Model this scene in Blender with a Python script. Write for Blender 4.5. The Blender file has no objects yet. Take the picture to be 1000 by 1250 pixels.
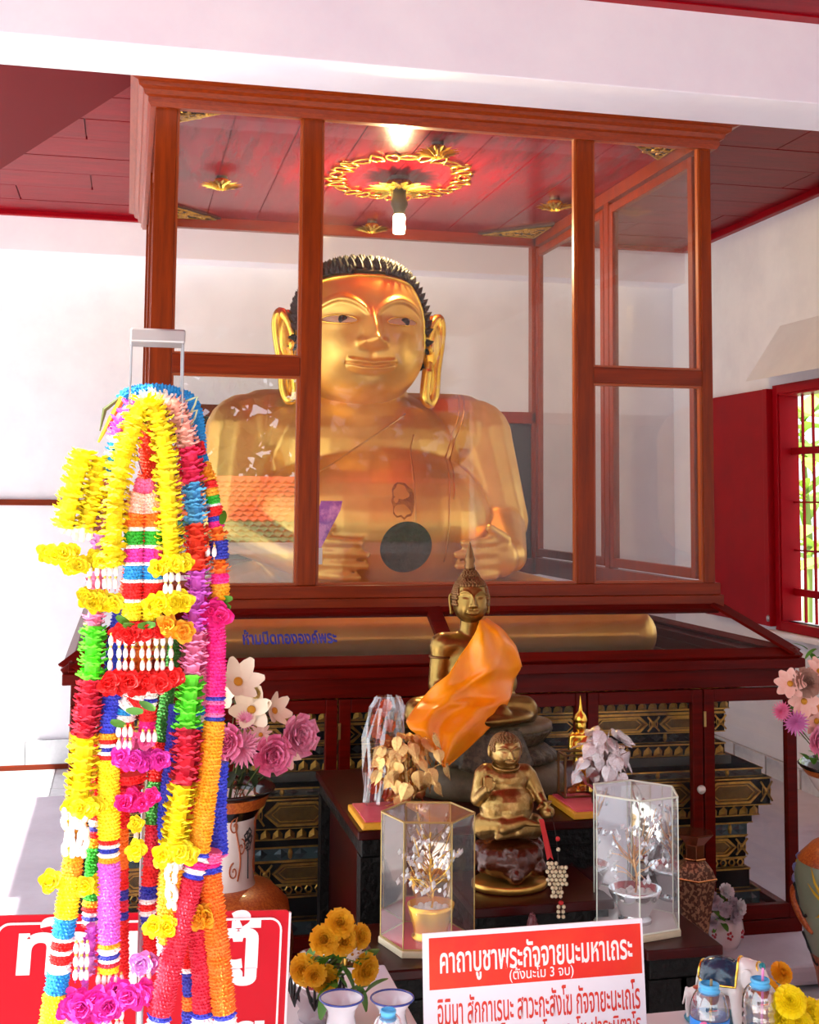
import bpy, bmesh, math, random
from mathutils import Vector, Matrix, noise
from mathutils.bvhtree import BVHTree
PI = math.pi
R = random.Random(7)
C = bpy.context.scene.collection
S = bpy.context.scene

# ---------------- camera (calibrated from the cabinet's straight edges) ----------------
F, YAW, PITCH, ROLL, CY, EYE = 1513.49, .2238, .0823, -.0085, 484.165, 1.80
_a, _b = math.cos(YAW), math.sin(YAW)
_A = Matrix(((_a, -_b, 0), (_b, _a, 0), (0, 0, 1)))
_c, _s = math.cos(PITCH), math.sin(PITCH)
_B = Matrix(((1, 0, 0), (0, _c, _s), (0, -_s, _c)))
_c, _s = math.cos(ROLL), math.sin(ROLL)
_C = Matrix(((_c, 0, -_s), (0, 1, 0), (_s, 0, _c)))
RM = _C @ _B @ _A
cam_d = bpy.data.cameras.new('camera')
cam = bpy.data.objects.new('camera', cam_d); C.objects.link(cam)
right, fwd, up = RM.row[0].copy(), RM.row[1].copy(), RM.row[2].copy()
mw = Matrix((right, up, -fwd)).transposed().to_4x4()
mw.translation = (0, 0, EYE)
cam.matrix_world = mw
cam_d.sensor_fit = 'HORIZONTAL'; cam_d.sensor_width = 36; cam_d.lens = F * 36 / 1000
cam_d.shift_y = -(625 - CY) / 1000
cam_d.clip_start = .05; cam_d.clip_end = 200
S.camera = cam
def at(u, v, Y=None, Z=None, X=None):            # measured photo point at a chosen depth -> world point
    d = RM.transposed() @ Vector(((u - 500) / F, 1, (CY - v) / F))
    t = Y / d[1] if Y is not None else ((Z - EYE) / d[2] if Z is not None else X / d[0])
    return Vector((d[0] * t, d[1] * t, d[2] * t + EYE))

# ---------------- world, sun, exposure ----------------
w = bpy.data.worlds.new('sky'); S.world = w; w.use_nodes = True
bg = w.node_tree.nodes['Background']
bg.inputs[0].default_value = (.86, .92, 1, 1); bg.inputs[1].default_value = 1.4
sun_d = bpy.data.lights.new('sun', 'SUN'); sun_d.energy = 8.5; sun_d.angle = .012; sun_d.color = (1, .95, .86)
sun = bpy.data.objects.new('sun', sun_d); C.objects.link(sun)
sun.rotation_euler = Vector((.5, .1, -.866)).to_track_quat('-Z', 'Y').to_euler()
S.view_settings.view_transform = 'Standard'; S.view_settings.look = 'None'
S.view_settings.gamma = 1; S.view_settings.use_curve_mapping = False
S.view_settings.exposure = 0.88
S.cycles.transparent_max_bounces = 24
S.cycles.max_bounces = 8; S.cycles.diffuse_bounces = 4
def portal(loc, sx, sy, direction):
    d = bpy.data.lights.new('opening_portal', 'AREA'); d.shape = 'RECTANGLE'; d.size = sx; d.size_y = sy
    d.cycles.is_portal = True
    o = bpy.data.objects.new('opening_portal', d); C.objects.link(o); o.location = loc
    o.rotation_euler = Vector(direction).to_track_quat('-Z', 'Z').to_euler()
portal((1.2, -4.6, 1.9), 8, 3.8, (0, 1, 0))
portal((-2.6, 2.1, 1.9), 13, 3.8, (1, 0, 0))

# ---------------- helpers ----------------
def lin(h):
    if not isinstance(h, str): return tuple(h) + (1,)
    v = [int(h[i:i + 2], 16) / 255 for i in (0, 2, 4)]
    return tuple(((x + .055) / 1.055) ** 2.4 if x > .04045 else x / 12.92 for x in v) + (1,)
MATS = {}
def mat(name, col, rough=.5, metal=0, var=None, bump=None, coat=0, emit=0, spec=.5, stretch=None, ior=1.5):
    if name in MATS: return MATS[name]
    m = bpy.data.materials.new(name); m.use_nodes = True; MATS[name] = m
    nt = m.node_tree; b = nt.nodes['Principled BSDF']; c = lin(col)
    b.inputs['Base Color'].default_value = c; b.inputs['Roughness'].default_value = rough
    b.inputs['Metallic'].default_value = metal; b.inputs['Coat Weight'].default_value = coat
    b.inputs['Coat Roughness'].default_value = .08
    b.inputs['Specular IOR Level'].default_value = spec
    m.diffuse_color = c; b.inputs['IOR'].default_value = ior
    if emit:
        b.inputs['Emission Color'].default_value = c; b.inputs['Emission Strength'].default_value = emit
    if var or bump:
        tc = nt.nodes.new('ShaderNodeTexCoord'); mp = nt.nodes.new('ShaderNodeMapping')
        nt.links.new(tc.outputs['Object'], mp.inputs[0])
        if stretch: mp.inputs['Scale'].default_value = stretch
    if var:                                       # (scale, second colour, low, high, detail)
        n = nt.nodes.new('ShaderNodeTexNoise'); n.inputs['Scale'].default_value = var[0]
        n.inputs['Detail'].default_value = var[4] if len(var) > 4 else 6
        n.inputs['Roughness'].default_value = .65
        r = nt.nodes.new('ShaderNodeValToRGB'); r.color_ramp.elements[0].color = c
        r.color_ramp.elements[1].color = lin(var[1])
        r.color_ramp.elements[0].position = var[2]; r.color_ramp.elements[1].position = var[3]
        nt.links.new(mp.outputs[0], n.inputs['Vector']); nt.links.new(n.outputs[0], r.inputs[0])
        nt.links.new(r.outputs[0], b.inputs['Base Color'])
    if bump:                                      # (scale, strength, distance)
        n = nt.nodes.new('ShaderNodeTexNoise'); n.inputs['Scale'].default_value = bump[0]
        n.inputs['Detail'].default_value = 4
        bp = nt.nodes.new('ShaderNodeBump'); bp.inputs['Strength'].default_value = bump[1]
        bp.inputs['Distance'].default_value = bump[2] if len(bump) > 2 else .01
        nt.links.new(mp.outputs[0], n.inputs['Vector']); nt.links.new(n.outputs[0], bp.inputs['Height'])
        nt.links.new(bp.outputs[0], b.inputs['Normal'])
    return m
def glass(name, tint=(1, 1, 1), refl=1.0, rough=0.0, haze=0.0, base=.045):
    if name in MATS: return MATS[name]
    m = bpy.data.materials.new(name); m.use_nodes = True; MATS[name] = m
    nt = m.node_tree; nt.nodes.clear(); N = nt.nodes.new; L = nt.links.new
    out = N('ShaderNodeOutputMaterial'); mx = N('ShaderNodeMixShader'); t = N('ShaderNodeBsdfTransparent'); g = N('ShaderNodeBsdfGlossy')
    t.inputs[0].default_value = tuple(tint) + (1,); g.inputs['Roughness'].default_value = rough
    lw = N('ShaderNodeLayerWeight'); lw.inputs[0].default_value = .5
    p = N('ShaderNodeMath'); p.operation = 'POWER'; p.inputs[1].default_value = 5
    a = N('ShaderNodeMath'); a.operation = 'MULTIPLY_ADD'; a.inputs[1].default_value = .9 * refl; a.inputs[2].default_value = base * refl
    L(lw.outputs['Facing'], p.inputs[0]); L(p.outputs[0], a.inputs[0]); L(a.outputs[0], mx.inputs[0])
    if haze:
        df = N('ShaderNodeBsdfDiffuse'); df.inputs[0].default_value = (.75, .75, .75, 1); m2 = N('ShaderNodeMixShader')
        tc = N('ShaderNodeTexCoord'); n = N('ShaderNodeTexNoise'); n.inputs['Scale'].default_value = 3
        q = N('ShaderNodeMath'); q.operation = 'MULTIPLY'; q.inputs[1].default_value = haze * 2
        L(tc.outputs['Object'], n.inputs['Vector']); L(n.outputs[0], q.inputs[0]); L(q.outputs[0], m2.inputs[0])
        L(t.outputs[0], m2.inputs[1]); L(df.outputs[0], m2.inputs[2]); L(m2.outputs[0], mx.inputs[1])
    else: L(t.outputs[0], mx.inputs[1])
    L(g.outputs[0], mx.inputs[2]); L(mx.outputs[0], out.inputs[0])
    return m

class MB:
    def __init__(s): s.v = []; s.f = []
    def add(s, vs, fs, M=None):
        k = len(s.v)
        s.v += [tuple(M @ Vector(p)) if M else tuple(p) for p in vs]
        s.f += [tuple(i + k for i in f) for f in fs]; return s
    def box(s, x0, x1, y0, y1, z0, z1, M=None):
        vs = [(x, y, z) for z in (z0, z1) for y in (y0, y1) for x in (x0, x1)]
        return s.add(vs, [(0, 2, 3, 1), (4, 5, 7, 6), (0, 1, 5, 4), (2, 6, 7, 3), (0, 4, 6, 2), (1, 3, 7, 5)], M)
    def lathe(s, prof, n=24, M=None, a0=0, rx=1, ry=1):
        vs = []; fs = []; m = len(prof)
        for i in range(n):
            a = a0 + 2 * PI * i / n
            for r, z in prof: vs.append((r * rx * math.cos(a), r * ry * math.sin(a), z))
        for i in range(n):
            j = (i + 1) % n
            for k in range(m - 1): fs.append((i * m + k, j * m + k, j * m + k + 1, i * m + k + 1))
        if prof[0][0] > 1e-6: fs.append(tuple(i * m for i in range(n))[::-1])
        if prof[-1][0] > 1e-6: fs.append(tuple(i * m + m - 1 for i in range(n)))
        return s.add(vs, fs, M)
    def open_lathe(s, prof, n=24, M=None):
        vs = []; fs = []; m = len(prof)
        for i in range(n):
            a = 2 * PI * i / n
            for r, z in prof: vs.append((r * math.cos(a), r * math.sin(a), z))
        for i in range(n):
            j = (i + 1) % n
            for k in range(m - 1): fs.append((i * m + k, j * m + k, j * m + k + 1, i * m + k + 1))
        return s.add(vs, fs, M)
    def ell(s, c, r, n=16, M=None, ring=10):
        vs = [(c[0], c[1], c[2] - r[2])]; fs = []
        for j in range(1, ring):
            t = -PI / 2 + PI * j / ring
            for i in range(n):
                a = 2 * PI * i / n
                vs.append((c[0] + r[0] * math.cos(t) * math.cos(a), c[1] + r[1] * math.cos(t) * math.sin(a), c[2] + r[2] * math.sin(t)))
        vs.append((c[0], c[1], c[2] + r[2])); L = len(vs) - 1
        for i in range(n):
            k = (i + 1) % n
            fs.append((0, 1 + k, 1 + i)); fs.append((L, L - n + i, L - n + k))
            for j in range(ring - 2): fs.append((1 + j * n + i, 1 + j * n + k, 1 + (j + 1) * n + k, 1 + (j + 1) * n + i))
        return s.add(vs, fs, M)
    def tube(s, pts, r, n=8, M=None, cap=True, closed=False):
        pts = [Vector(p) for p in pts]; m = len(pts); rr = r if isinstance(r, (list, tuple)) else [r] * m
        vs = []; fs = []; nrm = None
        for i, p in enumerate(pts):
            if closed: t = pts[(i + 1) % m] - pts[i - 1]
            else: t = pts[min(i + 1, m - 1)] - pts[max(i - 1, 0)]
            t = t.normalized() if t.length > 1e-9 else Vector((0, 0, 1))
            if nrm is None: nrm = t.orthogonal().normalized()
            nrm = (nrm - t * nrm.dot(t)).normalized(); bn = t.cross(nrm)
            for k in range(n):
                a = 2 * PI * k / n; vs.append(p + (nrm * math.cos(a) + bn * math.sin(a)) * rr[i])
        for i in range(m if closed else m - 1):
            j = (i + 1) % m
            for k in range(n):
                l = (k + 1) % n; fs.append((i * n + k, i * n + l, j * n + l, j * n + k))
        if cap and not closed: fs.append(tuple(range(n))[::-1]); fs.append(tuple(range((m - 1) * n, m * n)))
        return s.add(vs, fs, M)
    def prism(s, poly, h0, h1, M=None):            # polygon in xy extruded along z
        n = len(poly); vs = [(x, y, h0) for x, y in poly] + [(x, y, h1) for x, y in poly]
        fs = [tuple(range(n))[::-1], tuple(range(n, 2 * n))] + [(i, (i + 1) % n, (i + 1) % n + n, i + n) for i in range(n)]
        return s.add(vs, fs, M)
    def capsule(s, a, b, ra, rb):
        a, b = Vector(a), Vector(b); s.ell(a, (ra,) * 3, 14); s.ell(b, (rb,) * 3, 14)
        return s.tube([a, b], [ra, rb], 14)
    def mesh(s, name='m', smooth=False):
        me = bpy.data.meshes.new(name); me.from_pydata(s.v, [], s.f); me.update()
        if smooth: me.shade_smooth()
        return me
    def build(s, name, m, parent=None, smooth=False, bevel=0, M=None):
        return link(name, s.mesh(name, smooth), m, parent, bevel, M)
def link(name, me, m, parent=None, bevel=0, M=None):
    if m is not None and not len(me.materials): me.materials.append(m)
    o = bpy.data.objects.new(name, me); C.objects.link(o)
    if m is not None and len(me.materials) == 1 and me.materials[0] != m: o.material_slots[0].link = 'OBJECT'; o.material_slots[0].material = m
    if parent is not None: o.parent = parent
    if M is not None: o.matrix_local = M
    if bevel:
        b = o.modifiers.new('bevel', 'BEVEL'); b.width = bevel; b.segments = 2; b.limit_method = 'ANGLE'
    return o
def tag(o, label=None, cat=None, group=None, kind=None):
    if label: o['label'] = label
    if cat: o['category'] = cat
    if group: o['group'] = group
    if kind: o['kind'] = kind
    return o
def thing(name, label, cat, loc=(0, 0, 0), rz=0, group=None):
    o = bpy.data.objects.new(name, None); C.objects.link(o); o.location = loc; o.rotation_euler = (0, 0, rz)
    o.empty_display_size = .05
    return tag(o, label, cat, group)
def struct(o): o['kind'] = 'structure'; return o
def T(x, y=0, z=0): return Matrix.Translation((x, y, z) if not isinstance(x, Vector) else x)
def RX(a): return Matrix.Rotation(a, 4, 'X')
def RY(a): return Matrix.Rotation(a, 4, 'Y')
def RZ(a): return Matrix.Rotation(a, 4, 'Z')
def SC(x, y=None, z=None): return Matrix.Diagonal((x, x if y is None else y, x if z is None else z, 1))
def facing(p, n, spin=0):                          # local +Z along n
    return T(Vector(p)) @ Vector(n).to_track_quat('Z', 'Y').to_matrix().to_4x4() @ RZ(spin)
def spline(pts, k=6):
    pts = [Vector(p) for p in pts]; out = []
    for i in range(len(pts) - 1):
        p0, p1, p2, p3 = pts[max(i - 1, 0)], pts[i], pts[i + 1], pts[min(i + 2, len(pts) - 1)]
        for j in range(k):
            t = j / k
            out.append(.5 * ((2 * p1) + (p2 - p0) * t + (2 * p0 - 5 * p1 + 4 * p2 - p3) * t * t + (3 * p1 - p0 - 3 * p2 + p3) * t ** 3))
    out.append(pts[-1]); return out
def remesh(mb, voxel, it=4, fac=.5, extra=None):
    me = mb.mesh('tmp'); o = bpy.data.objects.new('tmp', me); C.objects.link(o)
    r = o.modifiers.new('r', 'REMESH'); r.mode = 'VOXEL'; r.voxel_size = voxel
    s = o.modifiers.new('s', 'SMOOTH'); s.factor = fac; s.iterations = it
    dg = bpy.context.evaluated_depsgraph_get(); ev = o.evaluated_get(dg)
    out = bpy.data.meshes.new_from_object(ev); bpy.data.objects.remove(o); bpy.data.meshes.remove(me)
    out.shade_smooth(); return out
def bvh_of(me):
    return BVHTree.FromPolygons([v.co for v in me.vertices], [tuple(p.vertices) for p in me.polygons])
def text_mesh(s, size, depth, align='CENTER', sx=1.0, bold=0.0):
    cu = bpy.data.curves.new('t', 'FONT'); cu.body = s; cu.size = size; cu.extrude = depth; cu.align_x = align
    cu.offset = bold; cu.resolution_u = 3
    o = bpy.data.objects.new('t', cu); C.objects.link(o)
    dg = bpy.context.evaluated_depsgraph_get(); me = bpy.data.meshes.new_from_object(o.evaluated_get(dg))
    bpy.data.objects.remove(o)
    if sx != 1: me.transform(Matrix.Diagonal((sx, 1, 1, 1)))
    return me
def fit_text(me, w, h=None):                       # scale so that the text is w wide (and h high), lower left at 0,0
    xs = [v.co.x for v in me.vertices]; ys = [v.co.y for v in me.vertices]
    sx = w / (max(xs) - min(xs)); sy = (h / (max(ys) - min(ys))) if h else sx
    me.transform(Matrix.Diagonal((sx, sy, 1, 1)) @ T(-min(xs), -min(ys), 0)); return me

# ---------------- shared materials ----------------
m_white = mat('white_plaster', 'f3f1f6', .6, var=(3, 'e9e7ee', .4, .7), bump=(14, .08))
m_beam = mat('lilac_white_paint', 'f1edf7', .45, var=(2, 'e8e2f0', .35, .75))
m_redceil = mat('dark_red_gloss_paint', '8a0414', .3, ior=1.17, var=(2.5, '690611', .35, .7), bump=(60, .15, .004), stretch=(1, 6, 1))
m_redpaint = mat('red_gloss_paint', '9a0414', .35, ior=1.2, var=(3, '8a0413', .4, .7))
m_wood = mat('polished_brown_wood', '8a3204', .3, ior=1.3, var=(5, '5c1e05', .3, .75, 8), stretch=(9, 9, .6), bump=(30, .06))
m_woodh = mat('polished_brown_wood_rail', '862c04', .3, ior=1.3, var=(5, '5a1a05', .3, .75, 8), stretch=(.6, 9, 9), bump=(30, .06))
m_woodr = mat('red_stained_wood', '660a03', .3, ior=1.22, var=(5, '400603', .3, .75, 8), stretch=(.6, 8, 8), bump=(30, .06))
m_marble = mat('grey_marble', 'dfe0e3', .12, var=(2.2, 'aab0b6', .45, .72, 12), coat=.2)
m_gold = mat('bright_gold', (1, .62, .07), .27, 1, var=(5, (1, .74, .14), .35, .7), bump=(14, .03))
m_goldb = mat('aged_gold_leaf', (.80, .44, .09), .4, .82, var=(4, (.95, .60, .15), .35, .68, 9), bump=(20, .06))
m_golda = mat('gilded_carving', (.72, .42, .08), .32, .9, var=(30, (.3, .15, .03), .4, .75), bump=(60, .3))
m_black = mat('black_lacquer', '080708', .3)
m_glass = glass('case_glass', (.985, .985, .985), 1.0, haze=.02, base=.016)
m_glass2 = glass('clear_glass', (.97, .97, .97), 1.0, base=.05)
# ======================= SETTING =======================
FLZ, CE = 0.0, 3.70
XW, YB, XL = 4.04, 8.71, -2.5
def plankset(parent, x0, x1, y0, y1, z, along, wid, ln, m, th=.018, gap=.004):
    cache = {}
    i = 0; a = (y0 if along == 'X' else x0)
    amax = (y1 if along == 'X' else x1)
    while a < amax - .01:
        w = min(wid, amax - a); b = (x0 if along == 'X' else y0) - (i % 3) * ln / 3
        bmax = (x1 if along == 'X' else y1)
        while b < bmax - .01:
            s0, s1 = max(b, x0 if along == 'X' else y0), min(b + ln, bmax)
            if s1 - s0 > .02:
                L = s1 - s0; key = (round(L, 3), round(w, 3))
                if key not in cache:
                    mb = MB(); g = gap
                    if along == 'X': mb.box(g, L - g, g, w - g, 0, th)
                    else: mb.box(g, w - g, g, L - g, 0, th)
                    cache[key] = mb.mesh('plank')
                px, py = (s0, a) if along == 'X' else (a, s0)
                link('plank', cache[key], m, parent, 0, T(px, py, z - th + R.uniform(-.0015, .0015)))
            b += ln
        a += wid; i += 1
# floor
fl = struct(MB().box(-9, XW + .2, -4.6, YB + .2, -.12, -.012).build('floor', m_marble))
TT = .6; tile = MB().box(.003, TT - .003, .003, TT - .003, -.012, 0).mesh('tile')
for i in range(-7, 11):
    for j in range(7, 14):
        x, y = -2.2 + i * TT, j * TT + .31
        if x + TT < XW and y + TT < YB + .01 and (x < .3 or x > 2.0): link('tile', tile, m_marble, fl, .0, T(x, y, 0))
# walls
wb = struct(MB().box(-9, XW + .2, YB, YB + .2, -.12, 3.9).build('wall_back', m_white))
bb = struct(MB().box(-9, XW, YB - .012, YB, .032, .19).build('baseboard_back', mat('grout', '9a9a9c', .6), None))
mp = MB().box(.002, .398, -.02, -.0, .034, .19).mesh('marble_panel')
for i in range(24): link('marble_panel', mp, m_marble, bb, 0, T(-5.4 + i * .4, YB - .012, 0))
struct(MB().box(-9, XW, YB - .04, YB - .0, 0, .032).build('trim_1', m_woodh, None, bevel=.004))
struct(MB().box(-9, .9, YB - .03, YB - .0, 1.735, 1.775).build('trim_2', m_woodh, None, bevel=.004))
# soffit beam along the back wall
struct(MB().box(-9, XW, YB - .22, YB, 3.42, CE + .1).build('trim_3', m_beam, None, bevel=.004))
struct(MB().box(-9, XW, YB - .26, YB - .22, CE - .05, CE + .02).build('trim_4', m_redpaint, None, bevel=.006))
# right wall with the window opening
WY0, WY1, WZ0, WZ1 = 4.9, 7.12, 1.06, 2.48
wr = MB(); wr.box(XW, XW + .2, -4.6, WY0, -.12, 3.9); wr.box(XW, XW + .11, WY1, YB, -.12, 3.9)
wr.box(XW, XW + .11, WY0, WY1, -.12, WZ0); wr.box(XW, XW + .11, WY0, WY1, WZ1, 3.9)
struct(wr.build('wall_right', m_white))
br = struct(MB().box(XW - .012, XW, 2.2, YB - .02, .0, .19).build('baseboard_right', mat('grout', '9a9a9c', .6)))
mpr = MB().box(-.02, 0, .002, .398, .0, .19).mesh('marble_panel')
for i in range(15): link('marble_panel', mpr, m_marble, br, 0, T(XW - .012, 2.3 + i * .42, 0))
struct(MB().box(XW - .05, XW, -1.5, YB - .27, CE - .06, CE).build('trim_5', m_redpaint, None, bevel=.006))
# window
wd = struct(MB().box(XW - .03, XW + .05, WY0 - .06, WY0, WZ0 - .06, WZ1 + .06).box(XW - .03, XW + .05, WY1, WY1 + .06, WZ0 - .06, WZ1 + .06)
   .box(XW - .03, XW + .05, WY0, WY1, WZ0 - .06, WZ0).box(XW - .03, XW + .05, WY0, WY1, WZ1, WZ1 + .06).build('window_1', m_redpaint, bevel=.004))
MB().box(XW - .02, XW + .11, WY1 - .012, WY1, WZ0, WZ1).box(XW - .02, XW + .11, WY0, WY1, WZ1 - .012, WZ1).build('reveal', m_redpaint, wd)
MB().box(XW - .1, XW + .2, WY0 - .1, WY1 + .12, WZ0 - .09, WZ0 - .062).build('sill', m_white, wd, bevel=.004)
for i in range(18):
    y = WY1 - .12 - i * .12
    MB().box(XW + .07, XW + .085, y - .006, y + .006, WZ0, WZ1).build('bar', m_redpaint, wd)
for z in (1.24, 2.12): MB().box(XW + .06, XW + .095, WY0, WY1, z - .022, z + .022).build('rail', m_redpaint, wd)
for z in (1.5, 1.8): MB().box(XW + .068, XW + .087, WY0, WY1, z - .005, z + .005).build('rail', m_redpaint, wd)
MB().add([(XW, WY0 - .1, 2.64), (XW, WY1 + .16, 2.64), (XW - .22, WY1 + .05, 2.56), (XW - .22, WY0 - .1, 2.56),
          (XW, WY0 - .1, 2.92), (XW, WY1 + .0, 2.92)], [(0, 1, 2, 3), (3, 2, 5, 4), (1, 5, 2), (0, 3, 4), (0, 4, 5, 1)]).build('hood', m_white, wd)
# red shutter folded against the wall
sh = thing('window_shutter', 'dark red wooden shutter folded open against the white wall left of the window', 'shutter', (XW - .045, WY1 + .06, WZ0 - .04))
MB().box(-.02, .02, .02, .86, 0, 1.5).build('panel', m_redpaint, sh, bevel=.004)
MB().box(-.028, .028, 0, .05, 0, 1.5).build('stile', m_redpaint, sh, bevel=.004)
MB().box(-.028, .028, .84, .89, 0, 1.5).build('stile', m_redpaint, sh, bevel=.004)
MB().lathe([(.008, 0), (.012, .01), (.012, .03), (.006, .04)], 10).build('hinge', mat('brushed_steel', 'a9a9ad', .35, 1), sh, True, M=T(-.03, .01, .03))
# ceilings
ce = struct(MB().box(XL, XW + .2, 4.79, YB + .2, CE, CE + .1).build('ceiling', m_redceil))
plankset(ce, XL, XW, 4.80, YB - .24, CE, 'X', .37, 1.35, m_redceil)
# dropped triangular panel in a deeper red left of the cabinet
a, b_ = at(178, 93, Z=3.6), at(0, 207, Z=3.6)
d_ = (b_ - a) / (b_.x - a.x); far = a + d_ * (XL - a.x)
sf = struct(MB().prism([(a.x, a.y), (XL, a.y), (XL, min(far.y, 8.4)), (a.x + d_.x * (min(far.y, 8.4) - a.y) / d_.y, min(far.y, 8.4))], 3.6, 3.675).build('trim_6', mat('deep_red_panel', '5e0308', .5, ior=1.15)))
cf = struct(MB().box(-.95, XW + .2, -4.6, 4.45, 3.78, 3.9).box(XL, -.95, 1.85, 4.45, 3.78, 3.9).build('trim_7', m_redceil))  # front ceiling; unseen reach and stepped left edge shaped to limit sun and sky
plankset(cf, -.95, XW, 3.2, 4.41, 3.78, 'X', .3, 1.35, m_redceil)
struct(MB().box(XL, XW, 4.39, 4.45, 3.755, 3.78).box(XL, XW, 4.36, 4.39, 3.775, 3.78).build('trim_8', m_redpaint))
bm_ = struct(MB().box(-9, XW, 4.45, 4.79, 3.42, 3.9).build('trim_9', m_beam, bevel=.004))
# outside: courtyard, neighbouring hall behind the camera, plants beyond the window
m_court = mat('pale_paving', 'b9b3a8', .8, var=(1.5, '8f8a80', .4, .7))
struct(MB().box(-40, 40, -40, -4.6, -2.6, -2.4).box(-40, -9, -4.6, 40, -.4, -.25).box(XW + .2, 40, -4.6, 40, -.4, -.25).build('ground', m_court))
hall = thing('temple_hall', 'neighbouring hall with orange and green tiled roof seen only as reflection in the glass', 'building', (1.0, -12.6, -2.4))
MB().box(-9, 9, -4.5, 0, 0, 3.3).build('wall', mat('hall_wall', 'e9e6df', .7), hall)
MB().box(-9.4, 9.4, .5, .62, 3.22, 3.42).build('fascia', mat('hall_fascia', 'e9e6df', .7), hall)
for x in range(-9, 10, 3): MB().lathe([(.16, 0), (.16, 3.3)], 12).build('column', mat('hall_column', '9d1a20', .6), hall, M=T(x, .4, 0))
mo, mg = mat('orange_roof_tile', 'f0642a', .5), mat('green_roof_tile', '2a7a4a', .45)
for nm, m_, k0, k1 in (('green_tiles', mg, 0, 4), ('orange_tiles', mo, 4, 13)):
    mb = MB()
    for k in range(k0, k1):
        for i in range(115):
            x = -9.4 + i * .16 + (k % 2) * .08; z0 = 3.42 + k * .088; y0 = .6 - k * .14
            mb.add([(x, y0, z0 + .05), (x, y0 - .2, z0 + .13), (x + .16, y0 - .2, z0 + .13), (x + .16, y0, z0 + .05), (x + .08, y0 + .07, z0 - .0)], [(0, 4, 3, 2, 1)])
    tag(mb.build(nm, m_, hall), kind='stuff')
MB().prism([(.5, 3.44), (-5, 3.44), (-1.3, 4.58)], -9.4, 9.4, M=Matrix(((0, 0, 1, 0), (1, 0, 0, 0), (0, 1, 0, 0), (0, 0, 0, 1)))).build('roof_body', mat('roof_body', 'e8e0d8', .8), hall)
m_tree = mat('sky_blocking_leaves', '1c3310', .8, spec=.2, var=(6, '34501c', .35, .7))
fol = MB(); r = 4.6  # unseen trees added to block sky light and its reflection in the panes
for i in range(1500):
    v = Vector((R.gauss(0, 1), R.gauss(0, 1), R.gauss(0, 1))).normalized() * r * R.uniform(.55, 1)
    q = facing((v.x, v.y, v.z * .95 + 6.2), (R.gauss(0, 1), R.gauss(0, 1), R.gauss(0, 1)), R.uniform(0, 6))
    fol.add([(-.35, 0, 0), (0, -.24, .05), (.42, 0, 0), (0, .24, .05)], [(0, 1, 2, 3)], q)
fol_me = fol.mesh('foliage')
for k, (x, y) in enumerate(((-22, -24), (-13, -25), (-4, -24), (5, -25), (14, -24), (23, -24))):
    t = thing('sky_blocking_tree', ('farthest left', 'second from the left', 'third from the left', 'third from the right', 'second from the right', 'farthest right')[k] + ' added tree in the unseen sky-blocking row behind the low hall', 'tree', (x, y, -2.4), k * 1.1, 'added sky-blocking trees')
    MB().tube([(0, 0, 0), (.1, 0, 3), (0, .1, 6)], [.3, .22, .15], 8).build('trunk', mat('bark', '5b4636', .9), t)
    tag(link('foliage', fol_me, m_tree, t), kind='stuff')
m_leafo = mat('sunlit_leaf', '86b52c', .5, var=(3, 'b8cf55', .35, .7))
for k, (x, y) in enumerate(((6.2, 9.4), (7.2, 11.6), (8.6, 14.6), (6.6, 8.0))):
    t = thing('leafy_plant', ('yellow-green broad-leaved plant right outside the barred window', 'broad-leaved plant farther back outside the barred window', 'farthest broad-leaved plant outside the barred window', 'broad-leaved plant to the right outside the barred window')[k], 'plant', (x, y, -.25), 0, 'plants outside the window')
    MB().tube([(0, 0, 0), (.05, 0, 1.6), (0, .05, 3.0)], [.07, .05, .03], 7).build('stem', mat('green_stem', '6b7d33', .7), t)
    lf = MB()
    n = 9
    for i in range(n + 1):
        u = i / n; wv = .13 * math.sin(PI * min(1, u * .95 + .05)) ** .7; zz = .35 * u - .5 * u * u
        lf.v += [(-wv, u * .95, zz + .04), (0, u * .95, zz), (wv, u * .95, zz + .04)]
    for i in range(n): lf.f += [(3 * i, 3 * i + 1, 3 * i + 4, 3 * i + 3), (3 * i + 1, 3 * i + 2, 3 * i + 5, 3 * i + 4)]
    me = lf.mesh('leaf', True)
    for i in range(26):
        link('leaf', me, m_leafo, t, 0, T(0, 0, R.uniform(1.0, 3.2)) @ RZ(R.uniform(0, 6.28)) @ RX(R.uniform(-.2, .7)) @ SC(R.uniform(.7, 1.3)))
# ======================= GLAZED CABINET =======================
Y0, YK = 4.93, 7.15
XA, XR = .076, 2.46
m_frame = m_wood
cab = thing('display_cabinet', 'tall glazed wooden shrine cabinet with carved cornice and flared skirt around the giant gold statue', 'cabinet', ((XA + XR) / 2, 5.9, 0))
CT = Matrix.Translation((-(XA + XR) / 2, -5.9, 0))
def cb(name, mb, m, bevel=.003, smooth=False, parent=None):
    return mb.build(name, m, parent or cab, smooth, bevel, CT if parent is None else None)
def fb(name, x0, x1, z0, z1, y0=4.905, y1=4.955, m=None): return cb(name, MB().box(x0, x1, y0, y1, z0, z1), m or m_frame)
def sb(name, x0, x1, y0, y1, z0, z1, m=None): return cb(name, MB().box(x0, x1, y0, y1, z0, z1), m or m_frame)
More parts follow.
